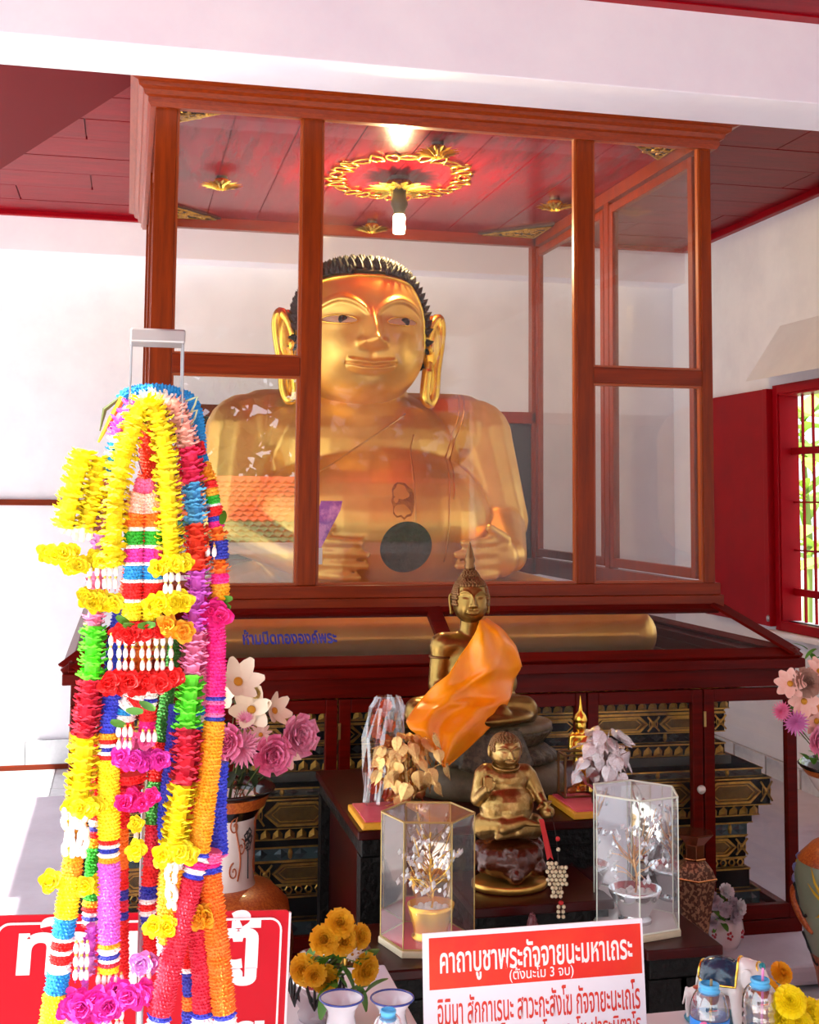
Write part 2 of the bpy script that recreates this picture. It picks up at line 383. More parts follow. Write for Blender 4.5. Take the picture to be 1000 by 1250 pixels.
# corner posts and mullions
ZB, ZT = 1.455, 3.35
fb('corner_post', XA, .161, ZB - .1, 3.44); fb('corner_post', 2.411, XR, ZB - .1, 3.44)
fb('mullion', .667, .744, ZB, ZT); fb('mullion', 1.840, 1.914, ZB, ZT)
for (x0, x1) in ((.161, .667), (.744, 1.84), (1.914, 2.411)): pass
cb('top_rail', MB().box(.161, 2.411, 4.905, 4.955, ZT, 3.44), m_woodh)
cb('middle_rail', MB().box(.161, .667, 4.905, 4.955, 2.285, 2.36), m_woodh)
cb('middle_rail', MB().box(1.914, 2.411, 4.905, 4.955, 2.295, 2.362), m_woodh)
cb('bottom_rail', MB().box(XA - .02, XR + .02, 4.895, 4.965, 1.405, 1.455), m_woodh)
cb('bottom_rail', MB().box(XA - .03, XR + .03, 4.885, 4.965, 1.355, 1.405), m_woodh)
# inner beads around the panes
m_glass_r = glass('reflective_case_glass', (.985, .985, .985), 1.0, haze=.02, base=.11)
for (x0, x1, z0, z1) in ((.161, .667, 2.36, ZT), (.161, .667, ZB, 2.285), (.744, 1.84, ZB, ZT), (1.914, 2.411, 2.362, ZT), (1.914, 2.411, ZB, 2.295)):
    b = MB(); t = .01
    for q in ((x0, x0 + t, z0, z1), (x1 - t, x1, z0, z1), (x0 + t, x1 - t, z0, z0 + t), (x0 + t, x1 - t, z1 - t, z1)):
        b.box(q[0], q[1], 4.915, 4.94, q[2], q[3])
    cb('bead', b, mat('worn_orange_wood', '9a430f', .35), 0)
    cb('pane', MB().box(x0 + .002, x1 - .002, 4.93, 4.934, z0 + .002, z1 - .002), m_glass_r if x1 < .7 and z1 < 2.3 else m_glass, 0)
# back and sides
for x in (XA, XR - .07): sb('corner_post', x, x + .07, YK, YK + .07, ZB - .1, 3.44)
sb('back_rail', XA, XR, YK, YK + .05, 3.35, 3.44, m_woodh); sb('back_rail', XA, XR, YK, YK + .05, 2.26, 2.33, m_woodh)
sb('back_rail', XA, XR, YK, YK + .05, 1.36, 1.45, m_woodh)
cb('back_panel', MB().box(XA + .07, XR - .07, YK + .02, YK + .03, 1.45, 2.26), mat('dark_backing', '1c1a19', .4), 0)
cb('pane', MB().box(XA + .07, XR - .07, YK + .024, YK + .028, 2.33, 3.35), m_glass, 0)
for x, sgn in ((XA, 1), (XR - .05, -1)):
    sb('side_rail', x, x + .05, 4.955, YK, 3.35, 3.44); sb('side_rail', x, x + .05, 4.955, YK, 1.36, 1.455)
    for y in (6.0, ): sb('side_post', x, x + .05, y - .03, y + .03, ZB, ZT)
    for (y0, y1) in ((4.99, 5.96), (6.04, 7.14)):
        xi = x + (.0 if sgn < 0 else .01)
        s_ = MB(); t = .045; z0, z1 = ZB + .01, 3.33
        s_.box(xi, xi + .035, y0, y0 + t, z0, z1).box(xi, xi + .035, y1 - t, y1, z0, z1).box(xi, xi + .035, y0 + t, y1 - t, z0, z0 + t).box(xi, xi + .035, y0 + t, y1 - t, z1 - t, z1)
        cb('sash', s_, m_frame); cb('pane', MB().box(xi + .015, xi + .019, y0 + t, y1 - t, z0 + t, z1 - t), m_glass, 0)
# cornice
prof = [(.0, 3.335), (.02, 3.335), (.03, 3.352), (.03, 3.37), (.045, 3.376), (.05, 3.395), (.068, 3.404), (.07, 3.42), (.1, 3.428), (.1, 3.444), (.0, 3.444)]
mb = MB(); cor = [(XA, YK + .07, 0, 0), (XA, 4.905, -1, -1), (XR, 4.905, 1, -1), (XR, YK + .07, 1, 0)]
cor[0] = (XA, YK + .07, -1, 0)
for (x, y, dx, dy) in cor:
    for (o_, z) in prof: mb.v.append((x + dx * o_, y + dy * o_, z))
n = len(prof)
for i in range(3):
    for k in range(n): l = (k + 1) % n; mb.f.append((i * n + k, i * n + l, (i + 1) * n + l, (i + 1) * n + k))
mb.f.append(tuple(range(n))); mb.f.append(tuple(range(3 * n, 4 * n))[::-1])
cb('cornice', mb, mat('cornice_wood', '8e3206', .28, spec=.4, var=(6, '6c2206', .35, .7, 10), stretch=(6, 2, 40)), 0)
# ceiling of the cabinet, boards running back
m_cabceil = mat('maroon_gloss_boards', '840a1e', .18, ior=1.25, var=(2, '64101d', .35, .7), bump=(40, .1, .003), stretch=(6, 1, 1))
cc = cb('cabinet_ceiling', MB().box(XA + .05, XR - .05, 4.955, YK, 3.425, 3.44), m_cabceil, 0)
for i in range(8):
    x = XA + .05 + i * .2855
    link('board', MB().box(x + .003, x + .2825, 4.957, YK, 3.412, 3.425).mesh(), m_cabceil, cc)
ZR = 3.412
def rosette(x, y, r, nm='rosette'):
    mb = MB()
    for ring, (rr, zz, n_) in enumerate(((1, .0, 16), (.68, -.018, 12))):
        for k in range(n_):
            a = 2 * PI * (k + ring * .5) / n_
            q = T(x, y, ZR - .004 + zz) @ RZ(a) @ RY(.35)
            mb.add([(r * rr * .25, -.16 * r, 0), (r * rr, 0, .0), (r * rr * .25, .16 * r, 0), (r * rr * .55, -.13 * r, -.02), (r * rr * .55, .13 * r, -.02), (r * rr * .5, 0, -.035)],
                   [(0, 3, 5), (0, 5, 2), (2, 5, 4), (3, 1, 5), (4, 5, 1)], q)
    o = cb(nm, mb, m_gold, 0)
    link('rosette_hub', MB().lathe([(0, -.06), (r * .16, -.055), (r * .22, -.03), (r * .25, 0)], 12, T(x, y, ZR)).mesh(), mat('dark_socket', '3b3a2a', .4), o)
for x, y in ((.43, 6.2), (1.36, 7.0), (1.34, 5.35), (2.2, 6.2)): rosette(x, y, .115)
BX, BY = 1.30, 5.98
rosette(BX, BY, .2)
mbk = MB()
for i in range(26):
    a = 2 * PI * i / 26
    p = [(math.cos(t) * .05 * (1 + .3 * math.sin(3 * t + i)), math.sin(t) * .032, 0) for t in [2 * PI * k / 10 for k in range(10)]]
    mbk.tube(p, .006, 5, T(BX + .32 * math.cos(a), BY + .32 * math.sin(a) * 1.25, ZR - .008) @ RZ(a + PI / 2 * (i % 3)), closed=True)
cb('scroll_ring', mbk, m_gold, 0, True)
for (x, y, sx, sy) in ((XA + .06, 4.97, 1, 1), (XR - .06, 4.97, -1, 1), (XA + .06, YK - .02, 1, -1), (XR - .06, YK - .02, -1, -1)):
    L = .36; z = ZR
    o = cb('corner_ornament', MB().add([(x, y, z), (x + sx * L, y, z), (x, y + sy * L, z), (x, y, z - .012), (x + sx * L, y, z - .012), (x, y + sy * L, z - .012)],
        [(0, 1, 2), (3, 5, 4), (0, 3, 4, 1), (1, 4, 5, 2), (2, 5, 3, 0)]), mat('black_gold_ground', '2a1c08', .5), 0)
    fr = MB().tube([(x + sx * .01, y + sy * .01, z - .016), (x + sx * (L - .03), y + sy * .01, z - .016), (x + sx * .01, y + sy * (L - .03), z - .016)], .006, 5, closed=True)
    for k in range(120):
        u, v = R.random(), R.random()
        if u + v > .85: continue
        px, py = x + sx * (.02 + u * L), y + sy * (.02 + v * L)
        fr.tube([(px + .018 * math.cos(t), py + .014 * math.sin(t), z - .016) for t in [j * 1.1 + k for j in range(5)]], .004, 4)
    link('scrollwork', fr.mesh('s', True), m_golda, o)
# hanging bulb
bulb = cb('bulb_holder', MB().lathe([(.0, 3.40), (.03, 3.40), (.034, 3.34), (.045, 3.30), (.03, 3.27), (.028, 3.25), (0, 3.25)][::-1], 16, T(BX, BY, -.03)), mat('dark_socket', '3b3a2a', .4), 0, True)
link('light_bulb', MB().lathe([(0, 3.12), (.028, 3.125), (.032, 3.15), (.028, 3.18), (.032, 3.2), (.028, 3.215), (.02, 3.222)], 16, T(BX, BY, 0)).mesh('b', True),
     mat('lit_bulb', (1, .72, .35), .4, emit=60), bulb)
bl_d = bpy.data.lights.new('bulb_light', 'POINT'); bl_d.energy = 42; bl_d.color = (1, .74, .36); bl_d.shadow_soft_size = .035
bl = bpy.data.objects.new('bulb_light', bl_d); C.objects.link(bl); bl.location = (BX, BY, 3.07)
# interior deck
cb('deck', MB().box(XA + .02, XR - .02, 5.5, YK, 1.29, 1.31), mat('dark_deck', '2b1a12', .35), 0)

# ---- flared skirt ----
FX = .27; ys, zs, zt = 4.66, 1.165, 1.355
xl, xr = XA - FX - .01, XR + FX
def slopebar(p, q, w, nrm, th=.03):              # flat bar from p to q lying in the plane with normal nrm
    p, q, nrm = Vector(p), Vector(q), Vector(nrm).normalized(); d = (q - p).normalized(); s = d.cross(nrm).normalized() * w / 2; t_ = nrm * th / 2
    return MB().add([p - s - t_, p + s - t_, p + s + t_, p - s + t_, q - s - t_, q + s - t_, q + s + t_, q - s + t_],
                    [(0, 3, 2, 1), (4, 5, 6, 7), (0, 1, 5, 4), (1, 2, 6, 5), (2, 3, 7, 6), (3, 0, 4, 7)])
nf = (0, -(zt - zs), (4.9 - ys)); nf = (0, -.62, .78)
cb('skirt_rail', slopebar((xl + .02, ys + .02, zs + .015), (xr - .02, ys + .02, zs + .015), .05, nf), m_woodr)
cb('skirt_rail', slopebar((XA, 4.88, 1.35), (XR, 4.88, 1.35), .03, nf), m_woodr)
for (p, q, nn) in (((XR - .01, 4.90, 1.37), (xr - .02, ys + .02, zs + .02), (.5, -.5, .7)), ((XA + .01, 4.90, 1.37), (xl + .02, ys + .02, zs + .02), (-.5, -.5, .7))):
    cb('hip_rail', slopebar(p, q, .11, nn, .012), mat('matte_red_wood', '5c0a05', .75, ior=1.08), 0)
cb('skirt_mullion', slopebar((1.215, 4.89, 1.36), (1.245, ys + .02, zs + .02), .06, nf), m_woodr)
for s_, x0, x1 in ((1, XR, xr), (-1, XA, xl)):
    cb('skirt_rail', slopebar((x1 - s_ * .02, ys + .02, zs + .015), (x1 - s_ * .02, YK, zs + .015), .05, (s_ * .6, 0, .8)), m_woodr)
    cb('pane', MB().add([(x0, 4.93, zt), (x1 - s_ * .02, ys + .03, zs + .02), (x1 - s_ * .02, YK, zs + .02), (x0, YK, zt)], [(0, 1, 2, 3)]), glass('side_skirt_glass', (.95, .95, .95), .04), 0)
skg = glass('skirt_glass', (.93, .9, .88), 1.3, haze=.04, base=.05)
cb('pane', MB().add([(XA, 4.89, zt), (1.2, 4.89, zt), (1.23, ys + .02, zs + .015), (xl + .02, ys + .02, zs + .015)], [(0, 1, 2, 3)]), skg, 0)
cb('pane', MB().add([(1.23, 4.89, zt), (XR, 4.89, zt), (xr - .02, ys + .02, zs + .015), (1.26, ys + .02, zs + .015)], [(0, 1, 2, 3)]), skg, 0)
# ---- lower box ----
cb('ledge', MB().box(xl, xr, 4.65, 4.76, 1.125, 1.165).box(xl, xl + .1, 4.76, YK + .05, 1.125, 1.165).box(xr - .1, xr, 4.76, YK + .05, 1.125, 1.165), m_woodr, .004)
cb('frieze', MB().box(xl + .03, xr - .03, 4.68, 4.72, 1.05, 1.125), m_woodr)
for s_, x in ((-1, xl + .03), (1, xr - .07)):
    cb('side_frieze', MB().box(x, x + .04, 4.72, YK, 1.05, 1.125), m_woodr)
    for y in (4.68, 5.85, YK - .05): cb('side_post', MB().box(x, x + .04, y, y + .05 if y > 4.7 else y + .04, .08, 1.05), m_woodr)
    cb('side_rail', MB().box(x, x + .04, 4.72, YK, .08, .16), m_woodr)
    cb('pane', MB().box(x + .018, x + .022, 4.73, YK, .16, 1.05), m_glass, 0)
cb('plinth', MB().box(xl + .02, xr - .02, 4.675, YK, .075, .13), m_woodr, .004)
edges = [xl + .03, .37, .80, 1.29, 1.79, 2.285, xr - .03]
m_dglass = glass('door_glass', (.93, .93, .93), .8, haze=.006, base=.009)
for i in range(6):
    x0, x1 = edges[i] + .003, edges[i + 1] - .003; z0, z1 = .135, 1.046; t = .045
    d = cb('door', MB().box(x0, x0 + t, 4.672, 4.705, z0, z1).box(x1 - t, x1, 4.672, 4.705, z0, z1).box(x0 + t, x1 - t, 4.672, 4.705, z0, z0 + .055).box(x0 + t, x1 - t, 4.672, 4.705, z1 - .05, z1), m_woodr, .003)
    link('pane', MB().box(x0 + t, x1 - t, 4.69, 4.693, z0 + .055, z1 - .05).mesh(), m_dglass, d)
    if i in (1, 3, 4):
        link('knob', MB().lathe([(.005, 0), (.005, .012), (.016, .018), (.018, .028), (.012, .038), (0, .04)], 12).mesh('k', True), mat('pale_knob', 'd8d0c4', .25, .3), d, 0, T(x1 - .022, 4.672, .66) @ RX(PI / 2))
    else: link('hinge', MB().box(x0 - .004, x0 + .006, 4.666, 4.672, .9, .96).mesh(), mat('brass', (.6, .42, .15), .35, 1), d)
# lettering on the skirt glass
me = fit_text(text_mesh('ห้ามปิดทององค์พระ', .1, .0006, bold=.003), .36, .082)
tp = at(297, 787, Y=4.76)
ex = Vector((1, 0, 0)); ey = Vector((0, .26, .19)).normalized(); ez = ex.cross(ey)
tm = Matrix((ex, ey, ez)).transposed().to_4x4(); tm.translation = tp
tm.translation.y -= .004
tag(link('lettering', me, mat('blue_paint', '16309c', .5), cab, 0, CT @ tm), 'blue painted lettering')

# ======================= TIERED PEDESTAL =======================
struct(MB().box(-.9, XW, 4.33, 7.6, 0, .075).build('trim_10', mat('white_step', 'd9d2de', .5, var=(3, 'c8bfcc', .4, .7)), bevel=.02))
ped = thing('tiered_pedestal', 'black and gold tiered pedestal with mirror-tile medallions inside the cabinet base', 'pedestal', (1.1, 5.8, .075))
PT = T(-1.1, -5.8, -.075)
BX0, BX1, BYF, BYB = .06, 2.47, 4.95, 6.9
m_dark = mat('soot_black_tier', '0a0807', .35, ior=1.25, var=(12, '16110c', .4, .7))
m_teal = mat('dusty_teal', '2a4548', .4, var=(7, '4a6163', .35, .7), bump=(20, .2))
m_dust = mat('dusty_grey_green', '3d423c', .6, var=(6, '59594c', .35, .7))
m_mag = mat('magenta_cloth', '7d1038', .7)
m_mirror = mat('dim_mirror_tile', '5e4720', .3, .5, var=(25, '83642c', .35, .65))
bands = [(1.09, .995, .075, 'med', m_dark), (.995, .972, .05, 'edge', m_dark), (.972, .928, .045, 'petal', m_dark), (.928, .912, .03, 'edge', m_dark),
         (.912, .83, .03, 'med', m_dark), (.83, .785, .0, 'dia', m_dark), (.785, .735, .03, 'petal', m_dark), (.735, .70, .05, '', m_dust), (.70, .665, .14, 'dia', m_dust),
         (.665, .553, .165, 'med', m_dark), (.553, .505, .13, 'petal', m_dark), (.505, .47, .11, 'edge', m_dark), (.47, .415, .095, 'tdia', m_teal),
         (.415, .325, .09, 'med', m_dark), (.325, .285, .085, 'bead', m_dark), (.285, .205, .10, 'spear', m_dark), (.205, .14, .13, 'tdia', m_teal), (.14, .105, .15, '', m_teal), (.105, .0755, .155, '', m_mag)]
pet = MB()                                          # lotus petal, local: x across, z up, front -y
pet.add([(-.5, 0, -.5), (.5, 0, -.5), (.42, -.12, .1), (0, -.22, .5), (-.42, -.12, .1), (0, -.4, -.1)], [(0, 1, 5), (1, 2, 5), (2, 3, 5), (3, 4, 5), (4, 0, 5)])
pet_me = pet.mesh('petal')
def ring_prism(w_, h_, t_, inner, d_):             # elongated hexagon ring
    o = [(-w_ / 2, 0), (-w_ / 2 + h_ * .55, h_ / 2), (w_ / 2 - h_ * .55, h_ / 2), (w_ / 2, 0), (w_ / 2 - h_ * .55, -h_ / 2), (-w_ / 2 + h_ * .55, -h_ / 2)]
    i_ = [(x * (1 - 2.2 * t_ / w_), z * (1 - 2 * t_ / h_)) for x, z in o]
    vs = [(x, 0, z) for x, z in o] + [(x, -d_, z) for x, z in o] + [(x, -d_, z) for x, z in i_] + [(x, 0, z) for x, z in i_]
    fs = []
    for k in range(6):
        l = (k + 1) % 6; fs += [(k, l, 6 + l, 6 + k), (6 + k, 6 + l, 12 + l, 12 + k), (12 + k, 12 + l, 18 + l, 18 + k)]
    return vs, fs, i_
cnt = 0; stuffmb = MB(); cache = {}
for (z1, z0, e, kind, m_) in bands:
    fy = BYF - e; h = z1 - z0; zc = (z0 + z1) / 2; X0, X1 = BX0 - e, BX1 + e
    tr = MB().box(X0, X1, fy, BYB, z0, z1).build('tier', m_, ped, M=PT)
    gl = MB().box(X0 - .004, X1 + .004, fy - .005, BYB, z1 - .006, z1).box(X0 - .003, X1 + .003, fy - .004, BYB, z0, z0 + .004).build('gilt_edge', m_golda, ped, M=PT) if kind else None
    if kind == 'med':
        w_ = .225 if h > .08 else .2
        n_ = int((X1 - X0 - .04) / (w_ + .05))
        pitch = (X1 - X0 - .04) / n_
        vs, fs, inn = ring_prism(pitch - .05, h * .8, .009, 0, .012)
        if (h,) not in cache:
            a2 = MB().add(vs, fs); v2, f2, _i = ring_prism((pitch - .05) * .78, h * .52, .004, 0, .008); a2.add(v2, f2); a_ = a2.mesh(); b_m = MB().add([(x, -.003, z) for x, z in inn], [(5, 4, 3, 2, 1, 0)]).mesh()
            x_ = MB()
            for s_ in (-1, 1): x_.tube([(s_ * (.012 + .006 * math.cos(q)), -.006, h * .22 * math.sin(q) + 0) for q in [2 * PI * j / 8 for j in range(8)]], .0025, 4, closed=True)
            for s_ in (-1, 1): x_.tube([(-.026, -.006, s_ * h * .36), (0, -.009, 0), (.026, -.006, -s_ * h * .36)], .005, 4)
            x_.ell((0, -.008, 0), (.011, .008, .014), 6, None, 4)
            cache[(h,)] = (a_, b_m, x_.mesh())
        a_, b_m, xm = cache[(h,)]
        for k in range(n_):
            x = X0 + .02 + pitch * (k + .5)
            o = link('medallion', a_, m_golda, ped, 0, PT @ T(x, fy, zc)); link('mirror', b_m, m_mirror if (k * 7 + int(z1 * 100)) % 3 else m_dark, o)
            link('cross_ornament', xm, m_golda, ped, 0, PT @ T(x + pitch / 2, fy, zc))
        for k in range(5):
            y = fy + .13 + k * .25; q = PT @ T(X1, y, zc) @ RZ(PI / 2)
            o = link('medallion', a_, m_golda, ped, 0, q @ SC(.95, 1, 1)); link('mirror', b_m, m_mirror, o)
    elif kind in ('petal', 'spear', 'bead'):
        wd_ = {'petal': .046, 'spear': .04, 'bead': .038}[kind]
        n_ = int((X1 - X0) / wd_)
        for k in range(n_):
            x = X0 + (k + .5) * (X1 - X0) / n_
            q = T(x, fy + .002, zc - .003) @ SC(wd_ * .9, .05, h * .86)
            if kind == 'spear': q = T(x, fy + .002, zc - .003) @ SC(wd_ * .8, .06, h * .9) @ RX(PI)
            if kind == 'petal' and x > .2 and cnt < 190 or kind == 'spear' and x > .25 and cnt < 290:
                link('petal', pet_me, m_golda, ped, 0, PT @ q); cnt += 1
            elif kind == 'bead': stuffmb.tube([(.013 * math.cos(t), -.004, .014 * math.sin(t)) for t in [j * PI / 3 for j in range(6)]], .004, 4, T(x, fy, zc), closed=True)
            else: stuffmb.add(pet.v, pet.f, q)
        for k in range(30):
            stuffmb.add(pet.v, pet.f, T(X1 - .002, fy + .03 + k * wd_, zc) @ RZ(PI / 2) @ SC(wd_ * .9, .05, h * .86))
    elif kind in ('dia', 'tdia'):
        n_ = int((X1 - X0) / .075)
        mb = MB()
        for k in range(n_):
            x = X0 + (k + .5) * (X1 - X0) / n_; hh = h * .36
            mb.add([(x - .026, fy, zc), (x, fy, zc - hh), (x + .026, fy, zc), (x, fy, zc + hh), (x, fy - .008, zc)], [(0, 1, 4), (1, 2, 4), (2, 3, 4), (3, 0, 4)])
        tag(mb.build('mirror_diamonds', mat('blue_grey_mirror', '56656b', .2, .5) if kind == 'tdia' else mat('grey_mirror', '4c4c46', .3, .4), ped, M=PT), kind='stuff')
        for k in range(0, n_, 4): stuffmb.ell((X0 + (k + .5) * (X1 - X0) / n_ + .037, fy, zc), (.01, .01, h * .4), 6, None, 4)
tag(stuffmb.build('gilt_relief', m_golda, ped, M=PT), kind='stuff')

# ======================= GIANT GOLD STATUE =======================
bcx = 1.13
gb = thing('gold_statue', 'giant seated golden monk statue with black spiky hair inside the glass cabinet', 'statue', (bcx, 5.9, 1.10))
GT = T(-bcx, -5.9, -1.10)
mb = MB()
mb.ell((1.16, 5.98, 1.68), (.60, .63, .42), 32, None, 20)       # belly
mb.ell((1.13, 6.02, 2.02), (.50, .40, .33), 28, None, 18)       # chest
mb.capsule((.66, 6.03, 2.115), (1.62, 6.03, 2.115), .215, .215)
mb.capsule((.565, 6.03, 2.10), (.50, 5.92, 1.68), .205, .15); mb.capsule((.50, 5.92, 1.68), (.745, 5.50, 1.535), .13, .08)
mb.capsule((1.70, 6.03, 2.10), (1.80, 5.92, 1.70), .205, .155); mb.capsule((1.80, 5.92, 1.68), (1.735, 5.52, 1.545), .14, .085)
mb.capsule((1.12, 5.98, 2.2), (1.11, 5.93, 2.34), .24, .22)
for s_, wx in ((1, 1.72), (-1, .755)):                             # hands laid on the belly
    mb.ell((wx - s_ * .05, 5.445, 1.535), (.085, .055, .09), 14)
    for k in range(4):
        z = 1.612 - k * .05; ln = (.16, .19, .185, .15)[k]
        x0 = wx - s_ * .09
        mb.capsule((x0, 5.41, z), (x0 - s_ * ln * .5, 5.372, z - .003), .0235, .022)
        mb.capsule((x0 - s_ * ln * .5, 5.372, z - .003), (x0 - s_ * ln, 5.355, z - .006), .022, .018)
    mb.capsule((wx - s_ * .03, 5.43, 1.62), (wx - s_ * .12, 5.39, 1.672), .028, .021)
# crossed legs and lap
mb.capsule((.16, 4.99, 1.235), (2.10, 4.99, 1.235), .12, .12)
mb.capsule((.6, 6.0, 1.30), (.12, 5.15, 1.24), .2, .14); mb.capsule((1.7, 6.0, 1.30), (2.12, 5.15, 1.24), .2, .14)
mb.box(.12, 2.12, 4.99, 6.5, 1.115, 1.375)
mb.capsule((.5, 5.25, 1.3), (1.75, 5.2, 1.3), .1, .1)
body = remesh(mb, .0105, 3, .5)
# raised front panel of the robe that falls over the belly
for v in body.vertices:
    if v.co.y < 5.9 and v.co.z > 1.36:
        n_ = noise.noise(v.co * 6); v.co.y += .003 * n_
bv = bvh_of(body)
def onbody(x, z, off=.004, bv=None):
    h = (bv or BV)[0].ray_cast(Vector((x, 3.0, z)), Vector((0, 1, 0)))
    return h[0] + Vector((0, -off, 0)) if h[0] else Vector((x, 5.9, z))
BV = [bv]
# ---- head ----
HC = Vector((1.083, 5.86, 2.575)); HX, HY, HZ = .305, .33, .345
def g(x, s): return math.exp(-(x / s) ** 2)
def headpt(az, el):
    cx_, sx_ = math.sin(az), -math.cos(az); ce_, se_ = math.cos(el), math.sin(el)
    e1 = .80; p = lambda v, e: math.copysign(abs(v) ** e, v)
    x = p(cx_, .86) * p(ce_, e1); y = p(sx_, .9) * p(ce_, e1); z = p(se_, .82)
    jaw = 1 - .10 * max(0, -z - .15) ** 1.2 + .04 * g(z + .45, .3) - .05 * max(0, z - .3)
    x *= jaw
    a, b = x, z
    f = max(0, -y)
    out = 0
    if f > 0:
        aa = abs(a)
        # cheeks, brows, eyes, nose, lips, chin
        out += .022 * g(aa - .48, .3) * g(b + .28, .26)
        arc = .20 + .21 * math.sin(min(1, max(0, (aa - .06) / .86)) * PI) ** .75 - .10 * max(0, aa - .5)
        db = b - arc
        out += .024 / (1 + math.exp(-(db + .035) / .011)) * (1 - 1 / (1 + math.exp(-(db - .055) / .014))) * min(1, max(0, (aa - .04) / .06)) * min(1, max(0, (.95 - aa) / .1))
        out -= .026 * g(aa - .45, .22) * g(b - .17, .11)
        out += .016 * g(aa - .47, .2) * g(b - .10, .075)
        # nose
        t = min(1, max(0, (.30 - b) / .48))
        wn = .075 + .055 * t
        out += (.055 + .075 * t ** 1.3) * g(a, wn) / (1 + math.exp(-(b + .235) / .016)) * (lambda q: q * q * (3 - 2 * q))(max(0, min(1, (.40 - b) / .42)))
        out += .042 * g(aa - .17, .055) * g(b + .19, .05) + .03 * g(a, .1) * g(b + .17, .055)
        # mouth
        wm = .38
        if aa < wm:
            k_ = 1 - (aa / wm) ** 2; cu = .035 * (aa / wm) ** 2
            out += .040 * k_ ** .6 * g(b + .445 - cu + .012 * g(aa, .06), .033)
            out += .046 * k_ ** .7 * g(b + .535 - cu * 1.6, .038)
        out -= .012 * g(b + .49 - .035 * min(1, (aa / wm) ** 2), .012) * (1 if aa < wm * 1.05 else 0)
        out -= .012 * g(a, .05) * g(b + .34, .06)
        out += .02 * g(a, .28) * g(b + .76, .13)
        out *= min(1, f * 2.2)
    return Vector((HC.x + x * HX, HC.y + y * HY - out, HC.z + z * HZ))
def make_head(NA, NE):
    hd = MB()
    for j in range(1, NE):
        el = -PI / 2 + PI * j / NE
        for i in range(NA):
            t = i / NA - .5; az = (t - .13 * math.sin(2 * PI * t)) * 2 * PI
            hd.v.append(headpt(az, el))
    for j in range(NE - 2):
        for i in range(NA):
            k = (i + 1) % NA; hd.f.append((j * NA + i, j * NA + k, (j + 1) * NA + k, (j + 1) * NA + i))
    hd.v.append(headpt(0, -PI / 2)); hd.v.append(headpt(0, PI / 2)); Lh = len(hd.v)
    hd.f += [(Lh - 2, (i + 1) % NA, i) for i in range(NA)] + [(Lh - 1, (NE - 2) * NA + i, (NE - 2) * NA + (i + 1) % NA) for i in range(NA)]
    return hd
hme = make_head(300, 240).mesh('head', True)
# one figure: merge the head surface into the body mesh
bm = bmesh.new(); bm.from_mesh(body); k0 = len(bm.faces); bm.from_mesh(hme); bm.faces.ensure_lookup_table()
for f_ in bm.faces[k0:]: f_.material_index = 1
for f_ in bm.faces: f_.smooth = True
bm.to_mesh(body); bm.free()
hbv = [bvh_of(hme)]
body.materials.clear(); body.materials.append(m_goldb); body.materials.append(m_gold)
link('body', body, m_goldb, gb, 0, GT)
# eyes
m_ew = mat('ivory_eye', 'c9a58a', .35); m_iris = mat('black_eye', '14100e', .08)
for s_ in (-1, 1):
    ex_ = HC.x + s_ * .148; ez_ = HC.z + .075 * 1.0 * .35 * 1.0
    ez_ = HC.z + .115 * HZ
    n_ = 24; outl = []
    for k in range(n_):
        t = 2 * PI * k / n_; cx_ = math.cos(t); sx_ = math.sin(t)
        outl.append((cx_ * .078, (.024 if sx_ > 0 else .017) * abs(sx_) ** 1.0 * (1 if sx_ > 0 else -1) + .004 * cx_ * s_))
    e = MB(); cpt = onbody(ex_, ez_, .010, hbv)
    ring = [onbody(ex_ + x, ez_ + z, .004, hbv) for x, z in outl]
    mid = [onbody(ex_ + x * .55, ez_ + z * .55, .008, hbv) for x, z in outl]
    e.v = ring + mid + [cpt]
    for k in range(n_):
        l = (k + 1) % n_; e.f += [(k, l, n_ + l, n_ + k), (n_ + k, n_ + l, 2 * n_)]
    eo = link('eye', e.mesh('e', True), m_ew, gb, 0, GT)
    ic = onbody(ex_ + .012, ez_ + .002, .009, hbv)
    link('iris', MB().ell((0, 0, 0), (.021, .007, .0205), 20).mesh('i', True), m_iris, eo, 0, T(ic))
    link('eyelid_rim', MB().tube([p + Vector((0, -.004, 0)) for p in ring], .0028, 6, closed=True).mesh('l', True), m_gold, eo)
# hair: skullcap with pointed curls
m_hair = mat('dark_bronze_curls', '211d18', .7, .0, spec=.3)
cap = MB(); spikes = MB()
def hairline(az):
    a = abs(az)
    return .84 - .03 * g(a, .12) - .10 * a if a < 1.1 else (.73 - (a - 1.1) * 2.6 if a < 1.5 else -.31)
nA, nE = 64, 20
for j in range(nE + 1):
    for i in range(nA):
        az = -PI + 2 * PI * i / nA; e0 = max(-.6, hairline(az)); el = e0 + (PI / 2 - e0) * j / nE
        p = headpt(az, el); d = (p - HC).normalized(); cap.v.append(p + d * .022)
for j in range(nE):
    for i in range(nA):
        k = (i + 1) % nA; cap.f.append((j * nA + i, j * nA + k, (j + 1) * nA + k, (j + 1) * nA + i))
j = 0
el = -.55
while el < PI / 2:
    cnt_ = max(1, int(2 * PI * math.cos(el) * .33 / .030))
    for i in range(cnt_):
        az = -PI + 2 * PI * (i + .5 * (j % 2)) / cnt_
        if el < hairline(az) - .0: continue
        p = headpt(az, el); d = (p - HC).normalized()
        spikes.lathe([(.0165, 0), (.016, .014), (.009, .028), (0, .042)], 6, facing(p + d * .012, (d + Vector((0, 0, .35))).normalized()))
    el += .085; j += 1
hair = link('hair', cap.mesh('h', True), m_hair, gb, 0, GT)
tag(link('curls', spikes.mesh('h'), m_hair, hair), kind='stuff')
# hairline rim
link('hairline_band', MB().tube([headpt(az, hairline(az) - .03) + Vector((0, -.004, 0)) for az in [-1.45 + 2.9 * k / 60 for k in range(61)]], .009, 8).mesh('r', True), m_gold, gb, 0, GT)
